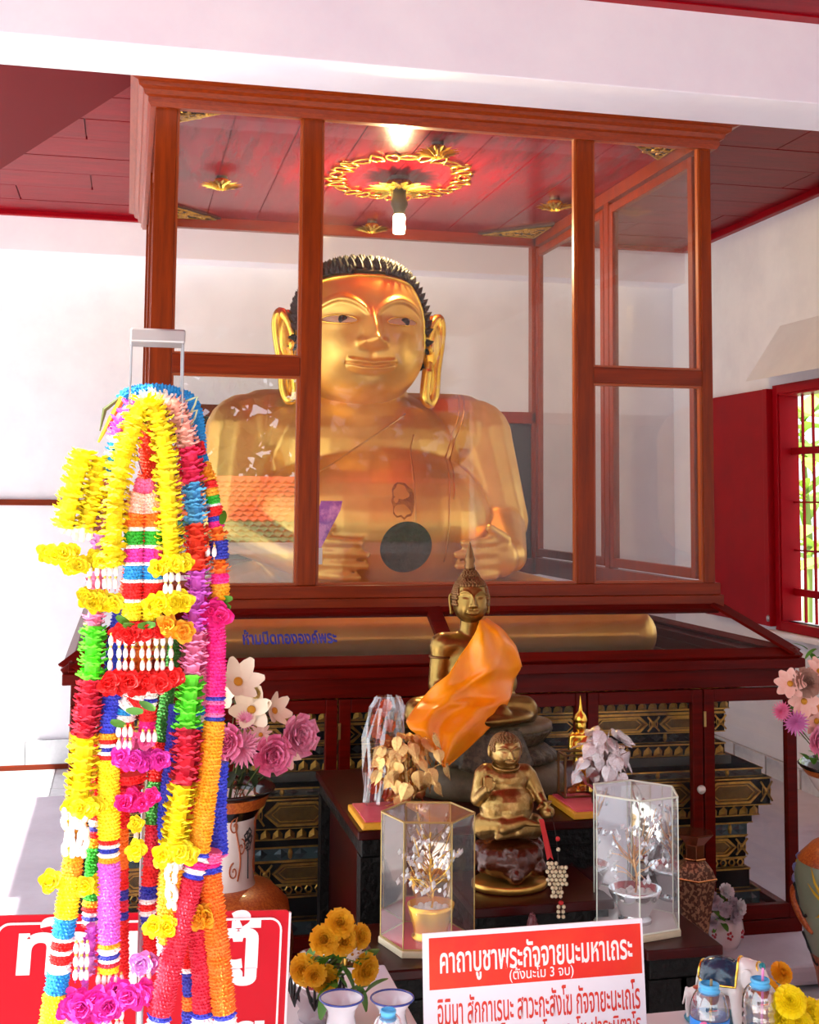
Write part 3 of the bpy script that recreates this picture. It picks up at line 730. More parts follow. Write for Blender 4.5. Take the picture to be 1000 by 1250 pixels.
# ears
for s_ in (-1, 1):
    ex_ = HC.x + s_ * .325
    P = [(0, .02, .02), (s_ * .03, .03, .10), (s_ * .062, .04, .135), (s_ * .078, .05, .09), (s_ * .07, .045, 0), (s_ * .05, .03, -.12), (s_ * .04, .02, -.24), (s_ * .015, .01, -.285), (s_ * -.012, 0, -.25), (0, 0, -.12)]
    P = [Vector((ex_ + x, 5.80 + y, 2.545 + z)) for x, y, z in P]
    sp = spline(P, 5)
    link('ear', MB().add([Vector((ex_ + s_ * .03, 5.83, 2.44))] + sp, [(0, q, q + 1) for q in range(1, len(sp))]).tube(sp, [.026 if k < 30 else .026 for k in range(len(sp))], 8).ell((ex_ + s_ * .028, 5.835, 2.545), (.05, .03, .15), 14).ell((ex_ + s_ * .018, 5.822, 2.365), (.03, .022, .12), 12).ell((ex_ + s_ * .012, 5.80, 2.525), (.016, .022, .03), 10).mesh('e', True), m_gold, gb, 0, GT)
# robe borders, navel disc, gold-leaf patch
m_rob = mat('robe_border_gold', (.72, .42, .12), .33, .9)
for pts in ([(1.60, 2.32), (1.575, 2.2), (1.52, 2.08), (1.47, 1.95), (1.43, 1.8), (1.42, 1.66), (1.41, 1.52)], [(1.625, 2.32), (1.60, 2.2), (1.545, 2.07), (1.495, 1.94), (1.455, 1.8)],
            [(1.31, 2.1), (1.27, 1.95), (1.255, 1.8), (1.25, 1.66)], [(1.28, 2.2), (1.1, 2.08), (.92, 1.96), (.75, 1.86)]):
    p3 = [onbody(p.x, p.z, .0005) for p in spline([(x, 0, z) for x, z in pts], 6)]
    link('robe_border', MB().tube(p3, .0045, 6).mesh('r', True), m_rob, gb, 0, GT)
dp = onbody(1.215, 1.585, .0); hit = bv.ray_cast(Vector((1.215, 3, 1.585)), Vector((0, 1, 0)))
disc = MB(); disc.lathe([(0, .012), (.06, .011), (.10, .007), (.118, -.004), (.118, -.02)][::-1], 40)
d = disc.build('navel_disc', mat('dark_brown_disc', '2e1a10', .75, bump=(60, 1.0, .01), var=(50, '4a2c1a', .4, .7)), gb, True, M=GT @ facing(hit[0] + hit[1] * .004, hit[1])); tag(d, 'round dark brown disc')
pt = MB(); c0 = onbody(1.19, 1.80, .002)
for k in range(20):
    a = 2 * PI * k / 20; r = .055 + .02 * noise.noise(Vector((math.cos(a) * 2, math.sin(a) * 2, 5)))
    pt.v.append(onbody(1.2 + r * math.cos(a), 1.79 + r * 1.5 * math.sin(a), .0015))
pt.v.append(onbody(1.2, 1.79, .0015)); pt.f = [(20, k, (k + 1) % 20) for k in range(20)]
pt.build('gold_leaf_patch', mat('rough_gold_patch', 'b07820', .55, .5, bump=(70, .6), var=(30, '8a5614', .4, .6)), gb, M=GT)
# purple printed card tucked by the hand
card = thing('paper_card', 'purple and pink folded paper card tucked beside the left hand of the giant statue', 'card', tuple(at(398, 640, Y=5.28)))
MB().add([(-.03, 0, -.12), (.06, -.01, .06), (.07, 0, .10), (-.02, .012, .10), (-.05, .012, 0)], [(0, 1, 2, 3, 4)]).add([(-.03, .004, -.12), (.06, -.006, .06), (.07, .004, .10), (-.02, .016, .10), (-.05, .016, 0)], [(4, 3, 2, 1, 0)]).build('sheet', mat('purple_print', '8d49a8', .5, var=(18, 'd58ac8', .45, .6)), card)
MB().box(-.055, -.015, -.005, -.002, -.17, -.1).build('white_label', mat('paper_white', 'ece9e6', .6), card)

# the statue sits toward the back of the cabinet
_e = Vector((0, 0, EYE)); gb.location = _e + (gb.location - _e) * 1.05; gb.scale = (1.05,) * 3
# ======================= ALTAR TABLES =======================
m_carve = mat('carved_black_wood', '0a0807', .45, ior=1.25, bump=(45, .8, .01), var=(28, '2a2520', .6, .75), )
m_redlac = mat('dark_red_lacquer', '3a0605', .3, ior=1.25, var=(8, '220403', .4, .7))
m_pink = mat('pink_satin_mat', 'd9546a', .5, var=(6, 'c23a54', .4, .7))
m_yel = mat('yellow_edging', 'd89a1e', .5, bump=(50, .3))
m_cream = mat('cream_tray', 'dcd6c4', .5)
def altar_table(label, x0, x1, y0, y1, z, zb=.0, med=True, matd=None, group=None):
    t = thing('altar_table', label, 'table', ((x0 + x1) / 2, (y0 + y1) / 2, zb), 0, group)
    q = T(-(x0 + x1) / 2, -(y0 + y1) / 2, -zb)
    def b(n, *a, m=m_carve, bev=.004): return MB().box(*a).build(n, m, t, bevel=bev, M=q)
    b('tabletop', x0, x1, y0, y1, z - .025, z, m=m_redlac)
    b('carved_moulding', x0 + .012, x1 - .012, y0 + .012, y1 - .012, z - .075, z - .025)
    b('panel', x0 + .04, x1 - .04, y0 + .04, y1 - .04, zb + .08, z - .075, m=m_redlac, bev=0)
    for sx, ax in ((1, x0), (-1, x1)):
        for sy, ay in ((1, y0), (-1, y1)):
            pr = [(.012, 0), (.085, 0), (.075, .08), (.045, .16), (.05, .3), (.075, .40), (.10, .46), (.10, .5)]
            mb = MB(); h_ = z - .075 - zb
            k_ = h_ / .5
            poly = [(0, 0)] + [(x, zz * k_) for x, zz in pr] + [(0, h_)]
            mm = T(ax + sx * .01, ay + sy * .01, zb) @ Matrix.Diagonal((sx, sy, 1, 1)) @ Matrix(((1, 0, 0, 0), (0, 0, 1, 0), (0, 1, 0, 0), (0, 0, 0, 1)))
            mb.prism(poly, 0, .06, mm); mb.build('leg', m_carve, t, M=q)
    # scalloped apron
    n_ = max(3, int((x1 - x0) / .09)); pts = []
    for k in range(n_ * 4 + 1):
        u = k / (n_ * 4); pts.append((x0 + .05 + u * (x1 - x0 - .1), z - .075 - .05 - .02 * abs(math.sin(u * PI * n_))))
    poly = [(x0 + .05, z - .075)] + pts + [(x1 - .05, z - .075)]
    MB().prism(poly, 0, .02, Matrix(((1, 0, 0, 0), (0, 0, -1, y0 + .042), (0, 1, 0, 0), (0, 0, 0, 1)))).build('apron', m_carve, t, M=q)
    if med:
        for (mx, my, rz) in ((( x0 + x1) / 2, y0 + .036, 0), (x0 + .038, (y0 + y1) / 2, -PI / 2)):
            mb = MB(); L = T(mx, my, zb + (z - zb) * .5) @ RZ(rz)
            mb.tube([(.055 * math.cos(a) * (1 + .12 * math.cos(8 * a)), -.004, .07 * math.sin(a) * (1 + .12 * math.cos(8 * a))) for a in [2 * PI * k / 48 for k in range(48)]], .01, 6, L, closed=True)
            mb.ell((0, 0, 0), (.028, .01, .035), 14, L); mb.tube([(.038 * math.cos(a), -.004, .048 * math.sin(a)) for a in [2 * PI * k / 24 for k in range(24)]], .005, 6, L, closed=True)
            mb.build('gilt_medallion', m_golda, t, smooth=True, M=q)
    return t
ZU = .87
altar_table('tall black carved altar table with red panels carrying the robed bronze statue', .66, 1.60, 3.50, 4.30, ZU)
altar_table('small dark stand under the laughing monk figure between the two glass boxes', .89, 1.27, 3.12, 3.44, .765, med=False)
HL, HR_ = at(522, 1085, Y=3.08), at(776, 1060, Y=3.08)
altar_table('low black carved table with gold medallion under the left pink glass box', .615, .885, 2.93, 3.26, .70)
altar_table('low black carved table with gold medallion under the right silver glass box', 1.275, 1.48, 2.93, 3.26, .70)
for (lb, x0, x1, ny) in (('pink mat board with yellow edge behind the left glass box', .672, .90, 0), ('pink mat board with yellow edge under the silver leaf tree', 1.30, 1.59, 0)):
    t = thing('mat_board', lb, 'mat', ((x0 + x1) / 2, 3.62, ZU), 0, 'pink mat boards on the altar table')
    w_ = (x1 - x0) / 2
    MB().box(-w_, w_, -.115, .115, 0, .02).build('edging', m_yel, t, bevel=.004)
    MB().box(-w_ + .012, w_ - .012, -.105, .105, .02, .024).build('cloth', m_pink, t)
ZM = ZU + .024
# ======================= BRONZE ROBED STATUE =======================
m_bronze = mat('aged_bronze', (.25, .145, .035), .3, .92, var=(9, (.42, .26, .07), .45, .75), bump=(40, .12))
m_bronzed = mat('dark_bronze', (.22, .11, .04), .38, .85, bump=(60, .2))
m_stone = mat('beige_stone', '6e6246', .5, var=(10, '4a3f2a', .4, .7), bump=(40, .3))
m_patt = mat('patterned_grey_stone', '5e543c', .5, var=(60, '352c1c', .4, .6), bump=(90, .8, .006))
O = at(592, 962, Y=3.92); O.z = ZU
bs = thing('bronze_statue', 'bronze seated statue with pointed flame top wearing an orange satin robe', 'statue', tuple(O))
def L3(u, v, dy=0): return at(u, v, Y=3.92 + dy) - O
def headonto(mb_me, center, sx, sy, sz, tilt=Matrix.Identity(4), NA=110, NE=90):
    h = make_head(NA, NE)
    M_ = T(center) @ tilt @ SC(sx, sy, sz) @ T(-HC)
    hm = h.mesh('h', True); hm.transform(M_)
    bm = bmesh.new(); bm.from_mesh(mb_me); bm.from_mesh(hm)
    for f_ in bm.faces: f_.smooth = True
    bm.to_mesh(mb_me); bm.free(); return M_
mb = MB()
mb.ell(L3(570, 815), (.092, .062, .11), 20); mb.ell(L3(572, 850), (.085, .062, .07), 20)
mb.ell(L3(574, 795), (.105, .055, .065), 20)
mb.capsule(L3(541, 789), L3(608, 787), .046, .046)
mb.capsule(L3(541, 791), L3(534, 836, -.01), .041, .031); mb.capsule(L3(534, 836, -.01), L3(545, 868, -.13), .03, .02)
mb.capsule(L3(608, 789), L3(620, 835, -.01), .041, .032); mb.capsule(L3(620, 835, -.01), L3(585, 862, -.13), .03, .022)
mb.capsule(L3(573, 770), L3(573, 752), .034, .03)
mb.capsule(L3(510, 868, -.03), L3(560, 866, -.02), .045, .07); mb.capsule(L3(640, 868, -.03), L3(590, 862, -.02), .046, .07)
mb.capsule(L3(510, 870, -.05), L3(610, 872, -.14), .045, .036); mb.capsule(L3(640, 866, -.05), L3(540, 860, -.15), .045, .034)
mb.ell(L3(578, 872, -.05), (.2, .15, .035), 28)
b2 = remesh(mb, .0062, 5)
hc_ = L3(574, 732, -.012)
turn = RZ(-.10)
HM = headonto(b2, hc_, .182, .2, .215, turn)
link('body', b2, m_bronze, bs)
cl = MB()
for j in range(21):
    el = -.2 + j * .085; n_ = max(1, int(2 * PI * math.cos(el) * 6.0))
    for i in range(n_):
        az = -PI + 2 * PI * (i + .5 * (j % 2)) / n_
        lim = .60 if abs(az) < .95 else (-.15)
        if el < lim: continue
        p = HM @ headpt(az, el); cl.ell(p, (.0066, .0066, .007), 6, None, 4)
for k in range(9):
    z = k / 9; r = .032 * math.cos(z * 1.2)
    n_ = max(5, int(2 * PI * r / .010))
    for i in range(n_):
        a = 2 * PI * i / n_; cl.ell(hc_ + Vector((r * math.cos(a), r * math.sin(a) + .004, .062 + z * .036)), (.0052,) * 3, 6, None, 4)
cl.ell(hc_ + Vector((0, .004, .066)), (.03, .03, .034), 14)
link('hair_curls', cl.mesh('c', True), m_bronzed, bs)
fl = MB().lathe([(.017, 0), (.018, .012), (.014, .02), (.018, .03), (.015, .042), (.010, .06), (.005, .078), (0, .092)], 12, T(hc_ + Vector((0, .004, .096))))
link('flame_finial', fl.mesh('f', True), m_bronzed, bs)
for s_ in (-1, 1):
    P = [(0, 0, .014), (s_ * .008, .003, .016), (s_ * .01, .003, 0), (s_ * .007, 0, -.03), (s_ * .006, -.002, -.044), (0, 0, -.035)]
    link('ear', MB().tube(spline([hc_ + Vector((s_ * .056 + x, .006 + y, z)) for x, y, z in P], 4), .0045, 6).mesh('e', True), m_bronze, bs)
link('arm_band', MB().tube([L3(540.5 + 15.8 * math.cos(a), 801 + 2 * math.sin(a), -.042 * math.sin(a)) for a in [2 * PI * k / 24 for k in range(24)]], .004, 6, closed=True).mesh('a', True), m_bronzed, bs)
# lotus base
cx_, cy_ = L3(600, 960).x, 0.0
def el_lathe(nm, prof, m_, scal=0, sm=True):
    mb = MB(); n_ = 72; mm = len(prof)
    for i in range(n_):
        a = 2 * PI * i / n_
        for r, z in prof:
            rr = r * (1 + scal * abs(math.sin(a * 12)))
            mb.v.append((cx_ + rr * math.cos(a), cy_ + rr * .72 * math.sin(a), z))
    for i in range(n_):
        j = (i + 1) % n_
        for k in range(mm - 1): mb.f.append((i * mm + k, j * mm + k, j * mm + k + 1, i * mm + k + 1))
    mb.f.append(tuple(i * mm for i in range(n_))[::-1]); mb.f.append(tuple(i * mm + mm - 1 for i in range(n_)))
    return link(nm, mb.mesh('l', sm), m_, bs)
z_ = lambda v: (at(600, v, Y=3.75) - O).z
el_lathe('plinth', [(.245, 0), (.25, .015), (.25, .045), (.235, .075), (.2, .09), (.19, .095)], m_stone)
el_lathe('lower_petals', [(.185, .09), (.21, .10), (.205, .12), (.17, .145), (.15, .15)], m_patt, .05)
el_lathe('upper_petals', [(.15, .145), (.165, .155), (.19, .185), (.195, .195)], m_patt, .05)
el_lathe('seat_slab', [(.195, .192), (.20, .20), (.20, .212), (.19, .22), (.05, .222)], m_stone)
# pleated cloth falling over the base
ap = MB(); n_ = 14
for j in range(9):
    u = j / 8
    for i in range(n_ + 1):
        s_ = i / n_ * 2 - 1; w_ = .085 + .035 * u
        ap.v.append((cx_ - .035 + s_ * w_, cy_ - .150 - .035 * u - .006 * math.sin(i * 2.6) * u + .02 * s_ * s_, .215 - u * (.15 - .04 * abs(s_))))
for j in range(8):
    for i in range(n_): a = j * (n_ + 1) + i; ap.f.append((a, a + 1, a + n_ + 2, a + n_ + 1))
o = link('front_cloth', ap.mesh('a', True), m_patt, bs); sd = o.modifiers.new('s', 'SOLIDIFY'); sd.thickness = .006
# orange robe: separate cloth
m_robe = mat('orange_satin', 'ff8a00', .34, var=(3, 'ffa810', .4, .7), spec=.5)
rows = [((586, 757), (593, 755), -.05, -.02), ((580, 773), (612, 768), -.085, -.03), ((566, 795), (630, 790), -.10, -.03), ((549, 822), (637, 815), -.11, -.03),
        ((528, 838), (628, 830), -.115, -.03), ((512, 856), (625, 848), -.13, -.05), ((503, 868), (618, 864), -.16, -.08), ((495, 880), (606, 880), -.20, -.12),
        ((500, 890), (590, 897), -.22, -.16), ((517, 903), (572, 914), -.23, -.18), ((530, 920), (556, 928), -.235, -.20), ((540, 935), (545, 937), -.24, -.23)]
rb = MB(); nC = 16; NR = 40
for j in range(NR + 1):
    t = j / NR * (len(rows) - 1); k = min(int(t), len(rows) - 2); f_ = t - k
    f_ = f_ * f_ * (3 - 2 * f_) * .4 + f_ * .6
    lx = rows[k][0][0] * (1 - f_) + rows[k + 1][0][0] * f_; ly = rows[k][0][1] * (1 - f_) + rows[k + 1][0][1] * f_
    rx = rows[k][1][0] * (1 - f_) + rows[k + 1][1][0] * f_; ry = rows[k][1][1] * (1 - f_) + rows[k + 1][1][1] * f_
    dl = rows[k][2] * (1 - f_) + rows[k + 1][2] * f_; dr = rows[k][3] * (1 - f_) + rows[k + 1][3] * f_
    for i in range(nC + 1):
        s_ = i / nC
        d = dl * (1 - s_) + dr * s_ - .045 * math.sin(PI * s_) * min(1, j / 6)
        # folds sweeping from the shoulder to the lap
        w_ = min(1, j / 8)
        if j < 21: fold = .018 * w_ * math.sin(6.5 * (s_ + .9 * (1 - j / 21)) * 1.7) + .018 * w_ * math.exp(-((s_ - (1.05 - j / 24)) / .09) ** 2) * -1
        else: fold = .016 * math.sin(s_ * 11 + j * .12) - .02 * math.exp(-((s_ - .25) / .08) ** 2)
        if 19 <= j <= 23: fold -= .012 * (1 - abs(j - 21) / 3)
        rb.v.append(tuple(at(lx + (rx - lx) * s_, ly + (ry - ly) * s_, Y=3.865 + d + fold)))
for j in range(NR):
    for i in range(nC): a = j * (nC + 1) + i; rb.f.append((a, a + 1, a + nC + 2, a + nC + 1))
# wrap over the shoulder and down the back
k0 = len(rb.v)
for j in range(12):
    u = j / 11; a_ = rb.v[j * (nC + 1) + nC]
    for i in range(5): rb.v.append((a_[0] + .02 * math.sin(i * .7), a_[1] + .03 * (i + .0), a_[2] + .004 * i - .003 * i * i))
for j in range(11):
    for i in range(4): a = k0 + j * 5 + i; rb.f.append((a, a + 1, a + 6, a + 5))
RO = Vector(rb.v[0]); 
ro = rb.build('orange_robe', m_robe, None, True); me = ro.data; me.transform(T(-RO)); ro.location = RO
tag(ro, 'orange satin sash draped over one shoulder of the bronze statue', 'robe')
s1 = ro.modifiers.new('sub', 'SUBSURF'); s1.levels = s1.render_levels = 1
sd = ro.modifiers.new('s', 'SOLIDIFY'); sd.thickness = .004; sd.offset = 1

# ======================= LAUGHING MONK =======================
YM = 3.28; O2 = at(622, 1078, Y=YM); O2.z = .765
mk = thing('monk_figure', 'pot-bellied bronze monk figure with curly hair seated on a carved brown rock', 'statue', tuple(O2))
def L4(u, v, dy=0): return at(u, v, Y=YM + dy) - O2
m_mk = mat('worn_brass', (.30, .175, .05), .3, .92, var=(26, (.62, .42, .16), .5, .72, 10), bump=(90, .35, .004))
mb = MB()
mb.ell(L4(618, 982, -.01), (.075, .07, .062), 22); mb.ell(L4(616, 952), (.065, .052, .045), 20)
mb.capsule(L4(594, 944), L4(640, 944), .027, .027)
mb.capsule(L4(590, 947), L4(583, 975, -.005), .026, .02); mb.capsule(L4(583, 976, -.005), L4(596, 963, -.065), .019, .012)
mb.ell(L4(597, 962, -.07), (.012, .008, .016), 10)
for k in range(4): mb.capsule(L4(592 + k * 3.2, 958, -.072), L4(591 + k * 3.4, 947 + abs(k - 1.3) * 1.5, -.07), .0042, .0034)
mb.capsule(L4(602, 963, -.074), L4(605, 955, -.078), .0042, .0035)
mb.capsule(L4(645, 948), L4(656, 968, -.01), .025, .019); mb.capsule(L4(656, 968, -.01), L4(665, 984, -.04), .018, .013)
for k in range(4): mb.capsule(L4(661 + k * 2.6, 984, -.05), L4(660 + k * 2.8, 992, -.052), .0045, .004)
mb.capsule(L4(660, 982, -.05), L4(656, 988, -.056), .0045, .004)
mb.capsule(L4(592, 1008, -.01), L4(612, 1008, -.065), .036, .022); mb.capsule(L4(612, 1010, -.065), L4(640, 1003, -.075), .022, .013)
mb.capsule(L4(640, 1003, -.075), L4(658, 1007, -.085), .012, .007)
mb.capsule(L4(650, 1008, -.01), L4(632, 1014, -.055), .034, .02); mb.capsule(L4(628, 1016, -.055), L4(607, 1022, -.075), .016, .008)
mb.ell(L4(620, 1010, -.01), (.085, .06, .026), 22)
mb.capsule(L4(617, 935), L4(617, 925), .03, .028)
b3 = remesh(mb, .0032, 3)
hc2 = L4(617, 916, -.012); HM2 = headonto(b3, hc2, .132, .13, .125, RX(.08) @ RZ(.06))
link('body', b3, m_mk, mk)
cl = MB()
for j in range(14):
    el = .1 + j * .105; n_ = max(1, int(2 * PI * math.cos(el) * 5.2))
    for i in range(n_):
        az = -PI + 2 * PI * (i + .5 * (j % 2)) / n_
        if el < (.66 if abs(az) < 1.15 else .05): continue
        cl.ell(HM2 @ headpt(az, el), (.0046, .0046, .005), 6, None, 4)
link('hair_curls', cl.mesh('c', True), m_bronzed, mk)
for s_ in (-1, 1):
    link('ear', MB().ell(hc2 + Vector((s_ * .043, .004, 0)), (.006, .008, .017), 10).mesh('e', True), m_mk, mk)
link('collar', MB().tube([hc2 + Vector((.036 * math.cos(a), -.004 + .03 * math.sin(a), -.038 - .008 * math.sin(-a))) for a in [2 * PI * k / 28 for k in range(28)]], .003, 6, closed=True).mesh('c', True), m_mk, mk)
link('money_bag', MB().lathe([(0, 0), (.016, .003), (.021, .014), (.018, .026), (.006, .034), (.014, .045), (.004, .043)], 14, T(L4(668, 999, -.055))).mesh('b', True), m_mk, mk)
mb = MB()
for k in range(70):
    a = R.uniform(0, 6.28); r = R.uniform(.5, 1)
    mb.ell((.088 * r * math.cos(a), .068 * r * math.sin(a), R.uniform(.03, .10)), (R.uniform(.012, .026),) * 3, 8)
mb.ell((0, 0, .065), (.098, .075, .055), 20)
rk = remesh(mb, .0045, 2); link('rock_base', rk, mat('brown_lacquered_rock', '4a1c08', .25, .3, coat=.5, bump=(70, .5, .005)), mk, M=T(0, 0, .012))
n_ = 40
MB().lathe([(.1, 0), (.104, .004), (.104, .016), (.1, .02)], n_, ry=.8).build('gilt_plate', mat('gilt_plate', (.65, .38, .08), .3, .9), mk, True)
# fabric ribbons and bead tassel hanging from its hand
tas = thing('bead_tassel', 'red ribbon and tassel of cream prayer beads hanging below the monk figure', 'tassel', tuple(at(668, 1002, Y=3.17)))
TO = at(668, 1002, Y=3.17)
def L5(u, v, dy=0): return at(u, v, Y=3.1 + dy) - TO
m_red = mat('red_ribbon', 'b01010', .6); m_bead = mat('cream_bead', 'cdbd9a', .4)
mb = MB(); a, b_ = L5(661, 1000, .03), L5(672, 1050)
mb.add([a + Vector((-.006, 0, 0)), a + Vector((.006, 0, 0)), b_ + Vector((.008, 0, 0)), b_ + Vector((0, 0, .008)), b_ + Vector((-.008, 0, 0)), a + Vector((-.006, .002, 0)), a + Vector((.006, .002, 0)), b_ + Vector((.008, .002, 0)), b_ + Vector((0, .002, .008)), b_ + Vector((-.008, .002, 0))],
       [(0, 1, 2, 3, 4), (9, 8, 7, 6, 5), (0, 5, 6, 1), (1, 6, 7, 2), (4, 9, 5, 0)]).build('ribbon', m_red, tas)
MB().tube(spline([L5(672, 990, .04), L5(677, 1010, .01), L5(681, 1040), L5(685, 1100), L5(685, 1118)], 5), .0009, 4).build('cord', mat('dark_cord', '2a1a14', .7), tas)
MB().ell(L5(681, 1024), (.006, .005, .006), 10).ell(L5(685, 1102), (.007, .006, .006), 10).build('red_knot', m_red, tas, True)
bme = MB().ell((0, 0, 0), (.0052,) * 3, 10, None, 8).mesh('bead', True)
sp = [(682, 1037)]
for r_ in range(9): sp += [(680 + (c_ - (2.2 if r_ < 6 else 1.2)) * 5.0 + (r_ % 2) * 2.4, 1054 + r_ * 5.0) for c_ in range(5 if r_ < 6 else 3) if not (r_ == 0 and c_ > 2)]
for r_ in range(3): sp += [(682, 1107 + r_ * 6), (688, 1107 + r_ * 6)]
for u, v in sp: link('bead', bme, m_bead, tas, 0, T(L5(u + R.uniform(-.6, .6), v, R.uniform(-.006, .006))))
# small figure standing behind, glass keepsake box, tiny cone
def small_standing(nm, label, u, v, Y, z0, top, mm, sash):
    o_ = at(u, v, Y=Y); o_.z = z0; t = thing(nm, label, 'statue', tuple(o_)); h_ = (at(u, top, Y=Y).z - z0)
    k = h_ / .30; mb = MB()
    mb.ell((0, 0, .13), (.024, .016, .06), 14); mb.capsule((-.022, 0, .17), (.022, 0, .17), .013, .013)
    for s_ in (-1, 1):
        mb.capsule((s_ * .03, 0, .168), (s_ * .036, -.004, .13), .010, .008); mb.capsule((s_ * .036, -.004, .13), (s_ * .02, -.03, .14), .008, .006)
        mb.capsule((s_ * .011, 0, .09), (s_ * .011, 0, .02), .016, .011)
    mb.ell((0, 0, .205), (.018, .019, .024), 14); mb.capsule((0, 0, .17), (0, 0, .19), .009, .009)
    mb.ell((0, -.018, .203), (.004, .004, .006), 8)
    me = remesh(mb, .0035, 2); me.transform(SC(k)); link('body', me, mm, t)
    MB().lathe([(.021 * k, .215 * k), (.022 * k, .225 * k), (.016 * k, .238 * k), (.006 * k, .25 * k), (.004 * k, .27 * k), (0, .30 * k)], 12).build('pointed_crown', mm, t, True)
    MB().lathe([(.04 * k, 0), (.042 * k, .008 * k), (.03 * k, .016 * k), (.028 * k, .02 * k)], 18).build('base', mm, t, True)
    MB().tube([Vector((.026 * math.cos(a) - .0, .02 * math.sin(a), .155 + .02 * math.cos(a))) * k for a in [2 * PI * j / 20 for j in range(20)]], .005 * k, 6, closed=True).build('sash', sash, t, True)
small_standing('standing_statue', 'small gilded standing statue with tall pointed crown behind the silver leaf tree', 709, 975, 3.84, ZU, 848, m_gold, mat('orange_sash', 'c83c0c', .5))
kb = thing('keepsake_box', 'small wood-edged glass box of amber trinkets standing behind the silver tree', 'box', tuple(at(704, 985, Y=3.695)))
kb.location.z = ZM; kw, kh = .048, .125
fr = MB()
for x in (-kw, kw):
    for y in (-.03, .03): fr.box(x - .003, x + .003, y - .003, y + .003, 0, kh)
for z in (0, kh):
    for y in (-.03, .03): fr.box(-kw, kw, y - .003, y + .003, z - .0, z + .005)
    for x in (-kw, kw): fr.box(x - .003, x + .003, -.03, .03, z, z + .005)
fr.build('frame', m_bronzed, kb)
for q in ((-kw, kw, -.031, -.030), (-kw, kw, .03, .031)): MB().box(q[0], q[1], q[2], q[3], .005, kh).build('pane', m_glass2, kb)
for k in range(9): MB().ell((R.uniform(-.03, .03), R.uniform(-.015, .015), .015 + R.random() * .05), (.011, .008, .009), 10).build('amber_stone', mat('amber', 'b5601a', .3, .2), kb, True)
cn = thing('beaded_cone', 'tiny purple beaded cone ornament in the dark gap below the monk figure', 'ornament', tuple(at(650, 1135, Y=3.02))); cn.location.z = .708
so = thing('small_stool', 'small black lacquered stool under the beaded cone in the dark gap', 'stool', (cn.location.x, cn.location.y, 0))
MB().lathe([(.05, 0), (.055, .01), (.035, .03), (.03, .66), (.05, .69), (.052, .706)], 24).build('body', m_carve, so, True)
cnb = MB().lathe([(.028, 0), (.02, .03), (.01, .06), (0, .075)], 12)
for k in range(60): a = k * 2.4; z = k / 60 * .07; r = .027 * (1 - z / .078); cnb.ell((r * math.cos(a), r * math.sin(a), z), (.0045,) * 3, 6, None, 4)
cnb.build('cone', mat('purple_brown_beads', '5a2a2e', .25, .3), cn, True)
# ======================= LEAF TREES =======================
def heart_leaf():
    mb = MB(); n = 7; half = [(0, -.02), (.30, .08), (.46, .28), (.42, .55), (.26, .78), (.10, .95), (0, 1.12)]
    mid = [(0, .06), (0, .2), (0, .36), (0, .56), (0, .78), (0, .95), (0, 1.15)]
    for k in range(n):
        x, y = half[k]; m_ = mid[k][1]
        mb.v += [(-x, y, -.10 * x - .12 * y * y), (0, m_, .05 - .12 * m_ * m_), (x, y, -.10 * x - .12 * y * y)]
    for k in range(n - 1): a = 3 * k; mb.f += [(a, a + 1, a + 4, a + 3), (a + 1, a + 2, a + 5, a + 4)]
    for k in range(1, 5):                         # raised side veins
        for s_ in (-1, 1):
            y = mid[k][1]; x = half[k][0] * .8 * s_; z = -.12 * y * y
            b = len(mb.v); mb.v += [(0, y - .02, .06 + z), (0, y + .03, .06 + z), (x, y + .16, z - .03)]; mb.f.append((b, b + 1, b + 2))
    return mb.mesh('leaf', False)
leaf_me = heart_leaf()
m_gleaf = mat('gold_foil_leaf', (.92, .64, .26), .22, 1, bump=(120, .4, .003), var=(40, (.7, .42, .13), .4, .7))
m_sleaf = mat('silver_foil_leaf', (.78, .74, .75), .2, 1, bump=(120, .4, .003))
def leaf_tree(nm, label, cu, cv, Y, zb, ru, rv, m_leaf, n, seed):
    rr = random.Random(seed); c = at(cu, cv, Y=Y); base = Vector((c.x, c.y, zb)); t = thing(nm, label, 'ornament', tuple(base)); h = c.z - zb
    k = Y / F; rx, rz = ru * k, rv * k
    MB().lathe([(.028, 0), (.034, .004), (.036, .03), (.03, .034), (.0, .034)], 20).build('pot', mat('small_dark_pot', '2a1c12', .3), t, True)
    st = MB(); leaves = []
    for i in range(n):
        a = rr.uniform(0, 6.283); u = rr.uniform(-1, 1); s_ = (1 - u * u) ** .5; q = rr.uniform(.5, 1.15)
        d = Vector((math.cos(a) * s_, math.sin(a) * s_, u))
        p = Vector((d.x * rx * q, d.y * rx * .8 * q, h + d.z * rz * q)); leaves.append((p, d))
        if i % 3 == 0: st.tube(spline([(0, 0, .03), (p.x * .2, p.y * .2, h * .45), (p.x * .6, p.y * .6, p.z - .02), p], 3), .0013, 4)
    st.build('stem', m_leaf, t)
    for p, d in leaves:
        out = (d + Vector((rr.uniform(-.9, .9), -.7, rr.uniform(-.3, .9)))).normalized()
        # tip of the leaf hangs down
        y_ = (Vector((d.x * .5 + rr.uniform(-.5, .5), 0, -1)) - out * Vector((d.x * .5, 0, -1)).dot(out)).normalized(); x_ = y_.cross(out)
        M_ = Matrix((x_, y_, out)).transposed().to_4x4(); s_ = rr.uniform(.038, .052)
        link('leaf', leaf_me, m_leaf, t, 0, T(p) @ M_ @ SC(s_ * .95, s_, s_))
leaf_tree('gold_leaf_tree', 'small ornamental tree of gold foil heart-shaped leaves left of the robed statue', 500, 932, 3.60, ZM, 38, 46, m_gleaf, 92, 3)
leaf_tree('silver_leaf_tree', 'small ornamental tree of silver foil heart-shaped leaves on the right pink mat', 736, 922, 3.58, ZM, 31, 38, m_sleaf, 76, 4)
